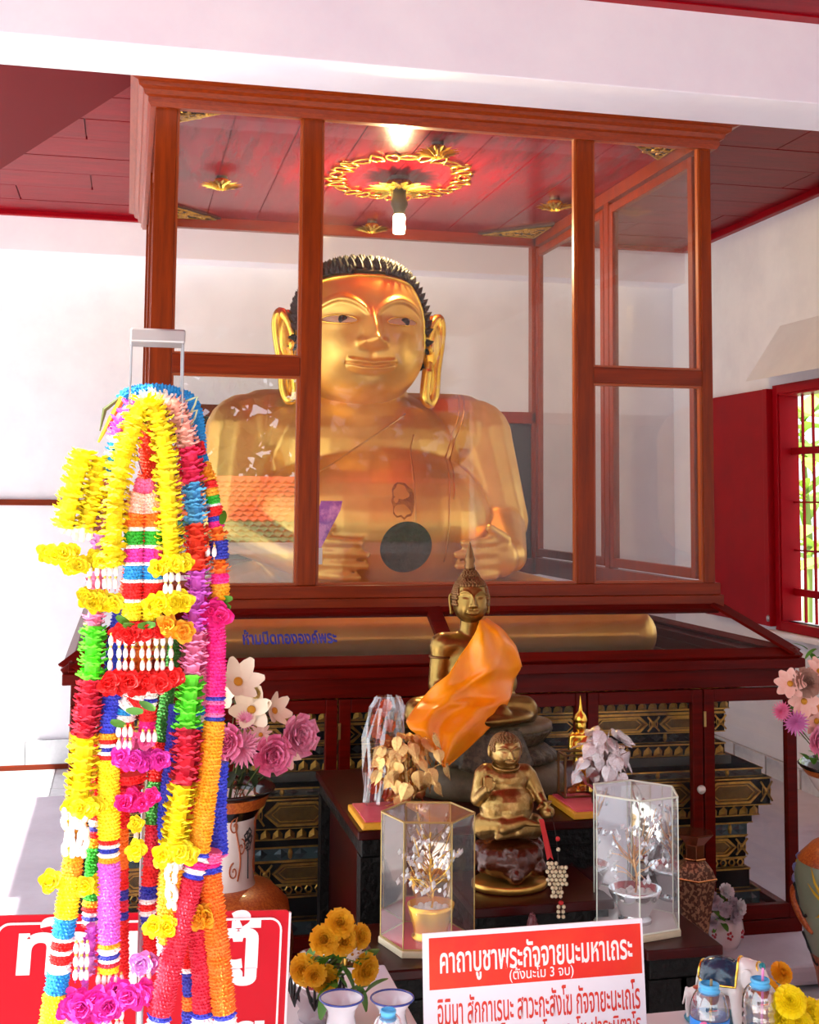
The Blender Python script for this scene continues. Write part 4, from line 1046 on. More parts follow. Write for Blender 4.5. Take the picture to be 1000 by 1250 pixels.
# orange flowers wrapped in clear film behind the gold tree
wr_ = thing('wrapped_bouquet', 'orange flowers wrapped in crinkled clear film behind the gold leaf tree', 'bouquet', tuple(at(462, 1000, Y=3.70))); wr_.location.z = ZU + .0
k_ = 3.7 / F; prof_ = [(.02, 0), (.045, .03), (.055, .12), (.06, .22), (.05, .31), (.035, .34)]
mb = MB(); n_ = 26
for i in range(n_):
    a = 2 * PI * i / n_
    for r, z in prof_: rr = r * (1 + .16 * math.sin(a * 7 + z * 30)); mb.v.append((rr * math.cos(a) + z * .07, rr * math.sin(a) * .7, z))
for i in range(n_):
    j = (i + 1) % n_
    for q in range(5): mb.f.append((i * 6 + q, j * 6 + q, j * 6 + q + 1, i * 6 + q + 1))
o = mb.build('film', glass('crinkled_film', (.88, .86, .9), 2.5, .12, base=.09), wr_)
for k in range(14):
    fm = MB(); p = Vector((R.uniform(-.03, .03) + .015, R.uniform(-.02, .02), .05 + k * .02))
    for q in range(12): fm.add([(0, 0, 0), (.018, -.007, .004), (.022, 0, .0), (.018, .007, .004)], [(0, 1, 2, 3)], facing(p, (R.uniform(-.3, .3), -1, .3)) @ RZ(q * PI / 6 * 1.07) @ RY(-.4))
    fm.build('flower', mat('orange_marigold', 'e0620a', .6), wr_)

# ======================= HEXAGONAL GLASS BOXES =======================
def hexbox(label, cu, Y, zb, r, h, rot, m_fr, m_floor, m_mir, tint, cv=1100):
    c = at(cu, cv, Y=Y); t = thing('hexagonal_glass_box', label, 'box', (c.x, c.y, zb), 0, 'hexagonal glass boxes')
    P = [(r * math.cos(rot + k * PI / 3), r * math.sin(rot + k * PI / 3)) for k in range(6)]
    Pb = [(x * 1.05, y * 1.05) for x, y in P]
    MB().prism(Pb, 0, .016).build('base', mat('pearl_trim', 'cfc4a4', .4, bump=(160, .6, .003)), t, bevel=.002)
    MB().prism([(x * .96, y * .96) for x, y in P], .016, .019).build('floor_cloth', m_floor, t)
    fr = MB()
    for k in range(6):
        a, b = P[k], P[(k + 1) % 6]
        fr.tube([(a[0], a[1], .016), (a[0], a[1], h)], .0016, 5); fr.tube([(a[0], a[1], h), (b[0], b[1], h)], .0028, 5); fr.tube([(a[0], a[1], .018), (b[0], b[1], .018)], .0022, 5)
    fr.build('frame', m_fr, t)
    for k in range(6):
        a, b = Vector(P[k] + (0,)), Vector(P[(k + 1) % 6] + (0,)); mid = (a + b) / 2
        back = mid.y > r * .3
        MB().add([(a.x, a.y, .018), (b.x, b.y, .018), (b.x, b.y, h), (a.x, a.y, h)], [(0, 1, 2, 3)]).build('pane', m_mir if back else tint, t)
    MB().add([(x, y, h) for x, y in P], [(0, 1, 2, 3, 4, 5)]).build('lid_pane', tint, t)
    return t, c
m_mirror2 = mat('back_mirror', (.62, .55, .52), .04, 1)
m_mirs = mat('silver_back_mirror', (.8, .82, .84), .04, 1)
m_gline = mat('gold_edging', 'b39a5c', .4, .5); m_gline2 = mat('pale_green_edging', 'd8e0cf', .35, .2)
tgl = glass('warm_box_glass', (.97, .95, .91), 1, haze=.05, base=.035); tgl2 = glass('cool_box_glass', (.96, .98, .97), 1, haze=.09, base=.05)
HB1, HC1 = hexbox('hexagonal glass box with gold edges and pink floor holding a gold potted crystal tree', 522, 3.09, .70, .1165, .318, -.24, m_gline, m_pink, m_mirror2, tgl)
HB2, HC2 = hexbox('hexagonal glass box with pale edges holding a silver bowl with a wire crystal tree', 776, 3.10, .70, .119, .345, -1.884, m_gline2, mat('white_floor_cloth', 'cfc9c6', .5), m_mirs, tgl2)
def crystal_tree(label, c, zb, m_pot, prof, m_wire, px, seed, off):
    rr = random.Random(seed); t = thing('crystal_tree', label, 'ornament', (c.x + off[0], c.y + off[1], zb), 0, 'crystal trees in glass boxes')
    t.scale = (1.22, 1.1, 1.2)
    MB().open_lathe(prof, 28).build('pot', m_pot, t, True)
    rim = max(p[0] for p in prof); zt_ = prof[len(prof) // 2][1]
    pm = MB().ell((0, 0, 0), (.0075, .006, .005), 8, None, 6).mesh('pebble', True)
    for k in range(34):
        a = k * 2.4; q = rim * .82 * math.sqrt(k / 34); link('pebble', pm, mat('white_pebble', 'e4e2e0', .4), t, 0, T(q * math.cos(a), q * math.sin(a), .055 + R.uniform(0, .004)) @ RZ(a))
    wr2 = MB(); tips = []
    wr2.tube(spline([(0, 0, .05), (.004, 0, .09), (-.003, 0, .13), (0, 0, .16)], 4), .0022, 6)
    for k in range(26):
        a = rr.uniform(0, 6.28); z0 = rr.uniform(.085, .16); L = rr.uniform(.03, .068); e = Vector((math.cos(a) * L, math.sin(a) * L * .8, z0 + rr.uniform(.0, .075)))
        wr2.tube(spline([(0, 0, z0 - .01), (e.x * .5, e.y * .5, z0 + .01), e], 4), .0009, 4)
        for q in range(3): tips.append(e + Vector((rr.uniform(-.012, .012), rr.uniform(-.012, .012), rr.uniform(-.014, .006))))
    wr2.build('wire_branches', m_wire, t)
    cm = MB().add([(0, 0, .008), (.005, 0, 0), (0, .005, 0), (-.005, 0, 0), (0, -.005, 0), (0, 0, -.008)], [(0, 1, 2), (0, 2, 3), (0, 3, 4), (0, 4, 1), (5, 2, 1), (5, 3, 2), (5, 4, 3), (5, 1, 4)]).mesh('crystal')
    mc = mat('clear_crystal', 'e8ecf2', .05, .35)
    for p in tips: link('crystal', cm, mc, t, 0, T(p) @ RZ(rr.random() * 3) @ RX(rr.random()))
crystal_tree('crystal tree in a yellow gold pot of white pebbles inside the pink floored glass box', HC1, .719, mat('yellow_gold_pot', (.95, .55, .06), .25, .7), [(0, 0), (.038, 0), (.040, .006), (.034, .01), (.036, .02), (.047, .06), (.049, .07), (.046, .07), (.042, .05), (0, .048)], m_gold, 0, 5, (.004, -.02))
crystal_tree('wire tree with crystals in a silver bowl of white pebbles inside the pale glass box', HC2, .719, mat('silver_bowl', (.75, .75, .78), .12, .95), [(0, 0), (.036, 0), (.036, .008), (.030, .014), (.036, .024), (.055, .062), (.057, .07), (.054, .07), (.046, .05), (0, .048)], mat('copper_wire', (.8, .45, .2), .3, 1), 0, 6, (-.008, -.015))

# ======================= SIGNS, ON THE OFFERING TABLE =======================
TZ = .75
otb = thing('offering_table', 'long white-clothed offering table along the bottom edge in front of the altar', 'table', (.5, 2.1, 0))
MB().box(-1.3, 1.5, -.42, .37, TZ - .03, TZ).build('tabletop', mat('table_cloth', 'd6d2da', .6), otb, bevel=.004)
for x in (-1.22, 1.42):
    for y in (-.36, .31): MB().box(x - .03, x + .03, y - .03, y + .03, 0, TZ - .03).build('leg', m_woodr, otb, bevel=.003)
sdt = thing('side_table', 'low white-clothed table holding the silver-glazed vase behind the red sign', 'table', (.1, 2.66, 0))
MB().box(-.5, .50, -.17, .18, TZ - .03, TZ).build('tabletop', mat('table_cloth', 'd6d2da', .6), sdt, bevel=.004)
for x in (-.46, .46):
    for y in (-.13, .14): MB().box(x - .025, x + .025, y - .025, y + .025, 0, TZ - .03).build('leg', m_woodr, sdt, bevel=.003)
def signboard(label, p0, p1, w, h, zb, th, m_face, tilt_roll, hand):
    pass
# white prayer card, tipped a little in its own plane
def board_frame(uvL, uvR, Y1, Y2):               # x axis along the top edge, y up
    a, b = at(*uvL, Y=Y1), at(*uvR, Y=Y2); ex = (b - a); w = ex.length; ex.normalize()
    n = Vector((0, -1, .10)); n = (n - ex * n.dot(ex)).normalized(); ey = n.cross(ex)
    M_ = Matrix((ex, ey, n)).transposed().to_4x4(); M_.translation = a; return M_, w
MS, WS = board_frame((516, 1140), (784, 1121), 2.30, 2.30)
ws = thing('prayer_card', 'white card with red Thai prayer text and red heading standing on the offering table', 'sign', tuple(MS.translation))
WT = T(-MS.translation) @ MS
hs_ = .262
MB().box(0, WS, -hs_, 0, -.004, 0).build('card', mat('card_white', 'efeff6', .45), ws, M=WT)
k_ = WS / 750
bh = 155 * k_
MB().box(20 * k_, WS - 8 * k_, -15 * k_ - bh, -15 * k_, 0, .0004).build('heading_band', mat('card_red', 'e8210c', .5, var=(3, 'ec4a10', .5, .8)), ws, M=WT)
def put_text(s, x0, y0, w, h, m_, bold=.0, d=.0005):
    me = fit_text(text_mesh(s, .05, .0002, bold=bold), w, h); return link('lettering', me, m_, ws, 0, WT @ T(x0, y0, d))
mw_, mr_ = mat('letter_white', 'f6f2ee', .5), mat('letter_red', 'd8321a', .5)
put_text('คาถาบูชาพระกัจจายนะมหาเถระ', 55 * k_, -.087 - 0, 655 * k_, 112 * k_, mw_, .0009)
put_text('(ตั้งนะโม 3 จบ)', 285 * k_, -15 * k_ - bh + 3 * k_, 218 * k_, 46 * k_, mw_, .0004)
put_text('อิมินา สักกาเรนะ สาวะกะสังโฆ กัจจายะนะเถโร', 45 * k_, -278 * k_, 685 * k_, 92 * k_, mr_, .0005)
put_text('มะหาเตชะวันโต พุทธะโภคาวะโห ปาระมิตาโร', 55 * k_, -368 * k_, 675 * k_, 84 * k_, mr_, .0005)
MB().box(WS * .3, WS * .7, -hs_ + .0, -.06, -.03, -.006).build('easel_back', m_wood, ws, M=WT)
# red sign
MRd, _w = board_frame((0, 1118), (353, 1111), 2.26, 2.26)
sx0 = -.24; W2 = (at(353, 1111, Y=2.26) - at(0, 1118, Y=2.26)).length
rs = thing('red_sign', 'big red sign with rounded white border line and white Thai letters behind the garlands', 'sign', tuple(MRd.translation))
RT = T(-MRd.translation) @ MRd
def rrect(x0, x1, y0, y1, r, n=6):
    o = []
    for cx, cy, a0 in ((x1 - r, y1 - r, 0), (x0 + r, y1 - r, 90), (x0 + r, y0 + r, 180), (x1 - r, y0 + r, 270)):
        for k in range(n + 1): a = math.radians(a0 + 90 * k / n); o.append((cx + r * math.cos(a), cy + r * math.sin(a)))
    return o
m_sred = mat('sign_red', 'c80020', .4, spec=.2, var=(1.2, 'b8001a', .4, .7))
MB().prism(rrect(sx0, W2, -.30, 0, .006), -.006, 0).build('board', m_sred, rs, M=RT)
MB().box(W2, W2 + .004, -.30, -.004, -.008, .001).build('edge_strip', mat('sign_edge', 'e8dfe4', .4), rs, M=RT)
MB().tube([(x, y, .0006) for x, y in rrect(-.002, W2 - .013, -.29, -.013, .02)], .0024, 4, closed=True).build('border_line', mat('sign_white', 'f8eef2', .5), rs, M=RT)
def rtext(s, x0, y0, h, bold=.004, w=None):
    me = text_mesh(s, .1, .0003, bold=bold); xs = [v.co.x for v in me.vertices]; ys = [v.co.y for v in me.vertices]
    k = h / (max(ys) - min(ys)); w_ = w or (max(xs) - min(xs)) * k; fit_text(me, w_, h); link('lettering', me, mat('sign_white', 'f8eef2', .5), rs, 0, RT @ T(x0, y0, .0008))
kx = W2 / 353
rtext('ทำบุญตู้', 24 * kx, -.123, .125 * 1.0, .004, 294 * kx)
rtext('นี้', 60 * kx, -.245, .09); rtext('ญ', 165 * kx, -.245, .065); rtext('ย', 290 * kx, -.245, .065)
MB().box(W2 * .3, W2 * .6, -.30, -.1, -.04, -.008).build('easel_back', m_wood, rs, M=RT)
# ======================= FLOWERS =======================
def petal_mesh(L, w, cup=.2, ruf=0, n=5, blunt=False):
    mb = MB()
    for i in range(n + 1):
        u = i / n; ww = w * math.sin(PI * (u * .82 + .12)) ** .7 if not blunt else w * (.3 + .9 * u - .25 * max(0, u - .8) * 5); z = cup * L * u * u
        rz = ruf * math.sin(i * 2.3)
        mb.v += [(-ww, u * L, z + .25 * ww + rz), (0, u * L * 1.03, z), (ww, u * L, z + .25 * ww - rz)]
    for i in range(n): a = 3 * i; mb.f += [(a, a + 1, a + 4, a + 3), (a + 1, a + 2, a + 5, a + 4)]
    return mb
PM = {}
def flower(parent, p, nrm, size, kind, m_pet, m_ctr, spin=0):
    key = (kind, round(size, 3))
    M_ = facing(p, nrm, spin)
    if kind in ('cosmos', 'daisy', 'magnolia'):
        n_ = {'cosmos': 8, 'daisy': 12, 'magnolia': 6}[kind]
        if key not in PM:
            w = {'cosmos': .34, 'daisy': .17, 'magnolia': .36}[kind]; c = {'cosmos': .15, 'daisy': .1, 'magnolia': .55}[kind]
            PM[key] = petal_mesh(size, size * w, c).mesh('petal', True)
            PM[key + ('c',)] = MB().ell((0, 0, .1 * size), (size * .2, size * .2, size * .13), 12, None, 8).mesh('flower', True)
        o = link('flower', PM[key + ('c',)], m_ctr, parent, 0, M_)
        for k in range(n_): link('petal', PM[key], m_pet, o, 0, RZ(2 * PI * k / n_) @ RX(R.uniform(-.1, .12)))
        return o
    rr = random.Random(int(size * 1000) + len(kind))
    if key not in PM:
        mb = MB()
        if kind == 'mum':
            for ring in range(6):
                q = size * (1 - ring * .13)
                for k in range(20 - ring * 2): mb_ = petal_mesh(q, size * .085, .12, 0, 3); mb.add(mb_.v, mb_.f, RZ(2 * PI * k / (20 - ring * 2) + ring) @ RX(.08 + ring * .19))
        elif kind == 'peony':
            for ring in range(6):
                q = size * (1 - ring * .13)
                for k in range(7): mb_ = petal_mesh(q, size * .34, .4, size * .04, 6, True); mb.add(mb_.v, mb_.f, RZ(2 * PI * k / 7 + ring * .6) @ RX(.05 + ring * .24) @ RY(rr.uniform(-.2, .2)))
        elif kind == 'marigold':
            for ring in range(9):
                q = size * (1 - ring * .085)
                for k in range(15): mb_ = petal_mesh(q, size * .2, .35, size * .07, 3, True); mb.add(mb_.v, mb_.f, RZ(2 * PI * k / 16 + ring * .4) @ RX(-.5 + ring * .21))
        elif kind == 'carnation':
            for ring in range(7):
                q = size * (1 - ring * .09)
                for k in range(9): mb_ = petal_mesh(q, size * .30, .3, size * .06, 4, True); mb.add(mb_.v, mb_.f, RZ(2 * PI * k / 9 + ring * .5) @ RX(-.35 + ring * .27))
        PM[key] = mb.mesh('flower', False)
    return link('flower', PM[key], m_pet, parent, 0, M_)
def leafy(parent, p, n, L, m_, seed, name='leaf'):
    rr = random.Random(seed); key = ('lf', round(L, 3))
    if key not in PM: PM[key] = petal_mesh(L, L * .25, -.3).mesh('leaf', True)
    for k in range(n): link(name, PM[key], m_, parent, 0, T(Vector(p) + Vector((rr.uniform(-.4, .4), rr.uniform(-.4, .2), rr.uniform(-.4, .4))) * L * 1.3) @ RZ(rr.uniform(0, 6.28)) @ RX(rr.uniform(-.9, .9)))
m_pink = mat('pink_petal', 'f08fb4', .6, var=(30, 'f7b6cc', .4, .7)); m_pinkd = mat('deep_pink_petal', 'e86a98', .6, var=(30, 'f394b8', .4, .7))
m_ivory = mat('ivory_petal', 'f4e2c8', .6); m_palepink = mat('pale_pink_petal', 'f5b9a6', .6, var=(30, 'f8cfc0', .4, .7))
m_ctr = mat('flower_centre', 'c98a18', .7, bump=(200, .8, .003)); m_dleaf = mat('dark_leaf', '24331a', .5, var=(20, '3e4a26', .4, .7)); m_gleafy = mat('green_leaf', '4e8a22', .5)
m_mar = mat('golden_marigold', 'f2a208', .6, var=(40, 'f7bd18', .4, .7)); m_mary = mat('yellow_marigold', 'ffe600', .6); m_olive = mat('olive_stem', '55602a', .7)
# ---- tall painted vases ----
def vase_tex(name):
    m = mat(name, 'f2e6dc', .25, coat=.3)
    return m
m_vwhite = mat('vase_cream', 'eedfd6', .25, coat=.3); m_vor = mat('vase_orange_brown', 'a8481a', .35, coat=.3, var=(120, 'c46a2a', .45, .55), bump=(150, .2, .003))
m_vrim = mat('vase_dark_rim', '1a1210', .2, coat=.5); m_vdec = mat('vase_scroll_brown', 'a5542a', .4); m_vblk = mat('vase_black_line', '171317', .4)
m_vgr = mat('vase_sage_green', '8a9a7e', .3, coat=.3, var=(5, '9aa98c', .4, .7))
def tall_vase(label, x, y, zb, prof_neck, prof_body, h0, neck_m):
    t = thing('floor_vase', label, 'vase', (x, y, zb), 0, 'tall painted vases')
    return t
VL = at(270, 1095, Y=4.12); VL.z = .0
def rev(name, prof, m_, par, n=48, inner=True):
    return MB().open_lathe(prof, n).build(name, m_, par, True)
zn = at(270, 1090, Y=4.02).z; zr_ = at(270, 968, Y=4.05).z; H_ = zr_
vl = thing('floor_vase', 'tall vase with white scroll-painted neck and orange-brown shoulder left of the altar', 'vase', (VL.x, 4.12, 0), 0, 'tall painted vases')
rev('body', [(.12, 0), (.135, .02), (.17, .15), (.225, .30), (.235, .38), (.215, zn - .06), (.17, zn - .015), (.108, zn)], m_vor, vl)
rev('neck', [(.108, zn), (.102, zn + .02), (.10, zn + .12), (.104, zn + .2), (.122, zn + .27), (.135, H_ - .05)], m_vwhite, vl)
rev('orange_collar', [(.1355, H_ - .052), (.150, H_ - .015)], m_vor, vl)
rev('rim', [(.150, H_ - .016), (.166, H_ - .003), (.168, H_ + .003), (.160, H_ + .005), (.14, H_ - .02), (.1, H_ - .1), (.09, zn)], m_vrim, vl)
def on_neck(a, z, off=.0015):
    pr = [(.108, zn), (.102, zn + .02), (.10, zn + .12), (.104, zn + .2), (.122, zn + .27), (.135, H_ - .05)]; r = .1
    for (r0, z0), (r1, z1) in zip(pr, pr[1:]):
        if z0 <= z <= z1: r = r0 + (r1 - r0) * (z - z0) / (z1 - z0)
    return Vector(((r + off) * math.cos(a), (r + off) * math.sin(a), z))
sc_ = MB(); bl_ = MB()
for k in range(6):
    a0 = -PI / 2 + .42 + k * PI / 3
    sc_.tube([on_neck(a0 + .10 * math.sin(t * 7), zn + .03 + t * .27) for t in [j / 40 for j in range(41)]], .0028, 5)
    for q in range(4):
        zc = zn + .06 + q * .07; s_ = 1 if q % 2 else -1
        sc_.tube([on_neck(a0 + s_ * (.08 + .16 * (1 - j / 22) * math.sin(j * .42) + .05), zc + .028 * (1 - j / 22) * math.cos(j * .42)) for j in range(20)], .0024, 5)
    a1 = a0 - PI / 6 - .1
    bl_ = MB()
    for q in range(5): bl_.tube([on_neck(a1 + (.10 + .03 * math.sin(5 * w)) * math.cos(w) + .09 * math.cos(q * 1.257), zn + .15 + (.014 + .003 * math.sin(5 * w)) * math.sin(w) + .02 * math.sin(q * 1.257)) for w in [2 * PI * j / 20 for j in range(20)]], .002, 4, closed=True)
    bl_.tube([on_neck(a1, zn + .03 + .03 * q) for q in range(4)], .003, 4); bl_.build('black_painting', m_vblk, vl)
tag(sc_.build('scroll_painting', m_vdec, vl), kind='stuff')
VR = at(1030, 935, Y=4.12); HR2 = VR.z; zs_ = at(990, 1040, Y=4.05).z
vr = thing('floor_vase', 'tall vase with green body, yellow spiky flowers and orange scales at the right edge', 'vase', (VR.x + .02, 4.12, 0), 0, 'tall painted vases')
bodyp = [(.10, 0), (.11, .03), (.125, .12), (.165, .25), (.19, .36), (.195, .46), (.18, zs_ - .06), (.13, zs_ - .01), (.09, zs_ + .015)]
rev('body', bodyp, m_vgr, vr)
rev('orange_shoulder', [(.184, zs_ - .062), (.1835, zs_ - .058), (.134, zs_ - .008), (.093, zs_ + .016)], m_vor, vr)
rev('orange_foot', [(.102, 0), (.1125, .03), (.1275, .12), (.150, .195)], m_vor, vr)
rev('neck', [(.09, zs_ + .015), (.085, zs_ + .05), (.09, zs_ + .16), (.12, HR2 - .08), (.15, HR2 - .03)], m_vwhite, vr)
rev('orange_collar', [(.1505, HR2 - .032), (.168, HR2 - .008)], m_vor, vr)
rev('rim', [(.168, HR2 - .009), (.178, HR2 + .002), (.172, HR2 + .006), (.15, HR2 - .02), (.1, HR2 - .1)], m_vrim, vr)
def on_body(a, z, off=.002):
    r = .1
    for (r0, z0), (r1, z1) in zip(bodyp, bodyp[1:]):
        if z0 <= z <= z1: r = r0 + (r1 - r0) * (z - z0) / (z1 - z0)
    return Vector(((r + off) * math.cos(a), (r + off) * math.sin(a), z))
yl = MB(); pu = MB(); bk = MB(); og = MB()
for k in range(4):
    a0 = -PI / 2 - .95 + k * PI / 2 * .98
    for q in range(13):
        an = -1.2 + q * .42; L = .08 + .03 * (q % 2)
        pts = [on_body(a0 + (.02 + L * u) * math.sin(an) * 5.2 * .9, .40 + (.02 + L * u) * math.cos(an) + .02 * u * u) for u in (0, .3, .6, 1)]
        yl.tube(pts, [.006, .007, .005, .001], 5)
    for q in range(5): pu.tube([on_body(a0 + .5 + .12 * math.sin(u * 3 + q), .34 + q * .04 + .03 * u) for u in (0, .3, .6, .9)], [.002, .009, .008, .002], 5)
    for w in (0, 1): bk.tube([on_body(a0 + .2 + u * .9, .44 - w * .17 - .03 * math.sin(u * 9) - u * .09) for u in [j / 16 for j in range(17)]], [.002 + .005 * abs(math.sin(j * 1.3)) for j in range(17)], 5)
    og.tube([on_body(a0 + .25 + u * .95, .40 - u * .1 + .02 * math.sin(u * 5)) for u in [j / 12 for j in range(13)]], [.006 + .016 * math.sin(PI * j / 12) for j in range(13)], 6)
yl.build('yellow_painted_flowers', mat('vase_yellow', 'd8b622', .4), vr, True); pu.build('violet_painted_leaves', mat('vase_violet', '7b7ba8', .4), vr, True)
bk.build('black_painted_vines', m_vblk, vr, True); og.build('orange_scaled_band', m_vor, vr, True)
# ---- bouquets ----
b1 = thing('silk_bouquet', 'silk bouquet of pink mums, peonies and ivory magnolias in the left vase', 'bouquet', (VL.x, 4.12, H_ - .10), 0, 'silk bouquets in tall vases')
BO = Vector((VL.x, 4.12, H_ - .10))
def bf(par, org, lst, Y0_, ks=1):
    for (u, v, s_, kind, m_, nx, nz) in lst:
        s_ = s_ * ks
        p = at(u, v, Y=Y0_ + R.uniform(-.02, .02)) - org
        n_ = Vector((nx, -1, nz)); flower(par, p, n_, s_, kind, m_, m_ctr, R.uniform(0, 1))
        q = MB().tube(spline([(p.x * .1, .0, -.05), (p.x * .4, p.y * .4, p.z * .4), p + Vector((0, .01, 0))], 4), .002, 5); q.build('stem', m_olive, par)
bf(b1, BO, [(290, 833, .075, 'magnolia', m_ivory, .3, .6), (307, 867, .07, 'magnolia', m_ivory, -.2, .4), (334, 868, .055, 'magnolia', m_ivory, .9, .5), (297, 913, .062, 'mum', m_pink, -.1, .1),
            (318, 897, .038, 'daisy', mat('peach_petal', 'f2cfc0', .6), .1, .2), (330, 920, .065, 'peony', m_pinkd, .2, .0), (361, 898, .068, 'peony', m_pink, .5, .2), (349, 922, .045, 'magnolia', m_palepink, .6, -.6),
            (299, 880, .032, 'mum', m_pink, .2, .4), (277, 905, .06, 'peony', m_pinkd, -.4, .1), (272, 850, .055, 'magnolia', m_ivory, -.5, .5), (258, 885, .05, 'mum', m_pink, -.7, .3), (262, 925, .05, 'peony', m_pink, -.6, -.1), (312, 845, .02, 'carnation', mat('cream_bud', 'd8c070', .6), .4, .5)], 3.98)
for k, (u, v) in enumerate(((275, 955), (300, 950), (285, 930), (310, 890), (280, 870), (330, 945), (255, 945), (320, 870))): leafy(b1, at(u, v, Y=4.05) - BO, 5, .06, m_dleaf, k)
b2_ = thing('silk_bouquet', 'silk bouquet of pale pink cosmos and pink flowers in the right vase', 'bouquet', (VR.x + .02, 4.12, HR2 - .10), 0, 'silk bouquets in tall vases')
BO2 = Vector((VR.x + .02, 4.12, HR2 - .10))
bf(b2_, BO2, [(981, 856, .058, 'cosmos', m_palepink, -.1, .1), (965, 835, .055, 'cosmos', m_palepink, -.6, .5), (996, 880, .055, 'cosmos', m_palepink, .2, .0), (972, 882, .045, 'mum', mat('orchid_petal', 'd87ab8', .6), -.5, .0), (1000, 905, .06, 'peony', m_pink, .1, .1),
              (955, 868, .035, 'mum', m_pinkd, -.7, .1), (1000, 820, .055, 'cosmos', m_palepink, .1, .6), (985, 833, .05, 'carnation', mat('brown_pink_petal', 'b58a78', .6), 0, .3), (1025, 850, .06, 'cosmos', m_palepink, .4, .4), (1030, 890, .06, 'peony', m_pink, .5, .1), (1002, 862, .03, 'daisy', mat('orange_centre_petal', 'e89a5a', .6), .1, .2)], 4.0)
for k, (u, v) in enumerate(((990, 920), (1010, 925), (985, 850), (1010, 870), (970, 850), (990, 800))): leafy(b2_, at(u, v, Y=4.06) - BO2, 4, .055, m_gleafy, k + 20)

# ---- silver glazed vase with yellow carnations, left ----
SO = at(388, 1238, Y=2.9); gz = at(388, 1250, Y=3.55)
sv = at(386, 1243, Z=TZ); sv = Vector((sv.x, sv.y, TZ)) 
Ys = sv.y
sl = thing('glazed_vase', 'small silver-glazed vase with leaf pattern holding yellow flowers right of the red sign', 'vase', tuple(sv)); kv = Ys / 4.05; sl.scale = (kv, kv, 1)
ks = Ys / F; zt_ = at(386, 1165, Y=Ys).z - TZ
pr = [(0, 0), (.055, 0), (.06, .012), (.052, .02), (.07, .038), (.085, .065), (.08, .09), (.05, zt_ - .025), (.06, zt_), (.055, zt_), (.045, zt_ - .03)]
rev('body', pr, mat('mirror_glaze', (.62, .6, .6), .12, .85), sl)
lv = MB()
for k in range(7):
    a = 2 * PI * k / 7
    for q in (-.35, 0, .35): lv.tube([((.082 + .006 * math.sin(PI * u)) * math.cos(a + q * u), (.082 + .006 * math.sin(PI * u)) * math.sin(a + q * u), .035 + .05 * u) for u in (0, .4, .8, 1)], [.002, .005, .004, .001], 5)
lv.build('leaf_pattern', mat('dark_leaf_paint', '1c1c18', .4), sl)
b3_ = thing('flower_bunch', 'bunch of yellow carnations with green leaves in the small silver-glazed vase', 'flowers', (sv.x, Ys, TZ + zt_ - .03)); BO3 = Vector((sv.x, Ys, TZ + zt_ - .03))
m_ycar = mat('yellow_carnation', 'e8aa10', .6, var=(40, 'f5c52a', .4, .7))
bf(b3_, BO3, [(415, 1127, .042, 'carnation', m_ycar, .0, .6), (396, 1147, .042, 'carnation', m_ycar, -.2, .4), (419, 1148, .042, 'carnation', m_ycar, .1, .2), (440, 1143, .036, 'carnation', m_ycar, .6, .3), (372, 1184, .045, 'carnation', m_ycar, -.6, .1),
              (396, 1195, .042, 'carnation', m_ycar, .0, -.1), (446, 1183, .045, 'carnation', m_ycar, .5, .0), (384, 1190, .034, 'carnation', m_ycar, -.2, .0), (430, 1165, .022, 'daisy', mat('white_blossom', 'e8e4dc', .6), .1, .2), (437, 1164, .02, 'daisy', mat('white_blossom', 'e8e4dc', .6), .3, .2)], Ys - .07, kv * 1.05)
for k, (u, v) in enumerate(((400, 1170), (412, 1175), (425, 1180), (432, 1175), (440, 1165), (437, 1205), (385, 1200), (408, 1160))): leafy(b3_, at(u, v, Y=Ys - .05) - BO3, 4, .05, m_gleafy, k + 50)
# ---- copper hexagonal vase ----
cv = at(849, 1168, Z=.09); hz = at(849, 1015, Y=cv.y).z - .075; kc = hz / .43
cp = thing('copper_vase', 'hexagonal dark copper vase with mosaic flakes standing on the white step by the cabinet', 'vase', (cv.x, cv.y, .075)); cp.scale = (.86, .86, 1)
m_cop = mat('dark_copper', (.32, .10, .04), .25, .85, coat=.3); m_copm = mat('copper_mosaic', (.12, .05, .03), .4, .5, var=(75, (.42, .22, .12), .5, .55, 1))
MB().lathe([(r * kc, z * kc) for r, z in [(.065, 0), (.07, .012), (.05, .03), (.048, .075), (.056, .08)]], 6, a0=.25).build('foot', m_cop, cp, bevel=.003)
MB().lathe([(r * kc, z * kc) for r, z in [(.052, .08), (.085, .26), (.088, .285), (.075, .31), (.04, .34)]], 6, a0=.25).build('body', m_copm, cp, bevel=.003)
MB().lathe([(r * kc, z * kc) for r, z in [(.04, .338), (.042, .39), (.078, .425), (.08, .43)]], 6, a0=.25).build('neck', m_cop, cp, bevel=.003)
for z, r in ((.282, .09), (.082, .058), (.342, .044)): MB().tube([(r * kc * math.cos(.25 + k * PI / 3), r * kc * math.sin(.25 + k * PI / 3), z * kc) for k in range(6)], .004, 6, closed=True).build('copper_band', mat('bright_copper', (.8, .33, .12), .2, 1), cp)
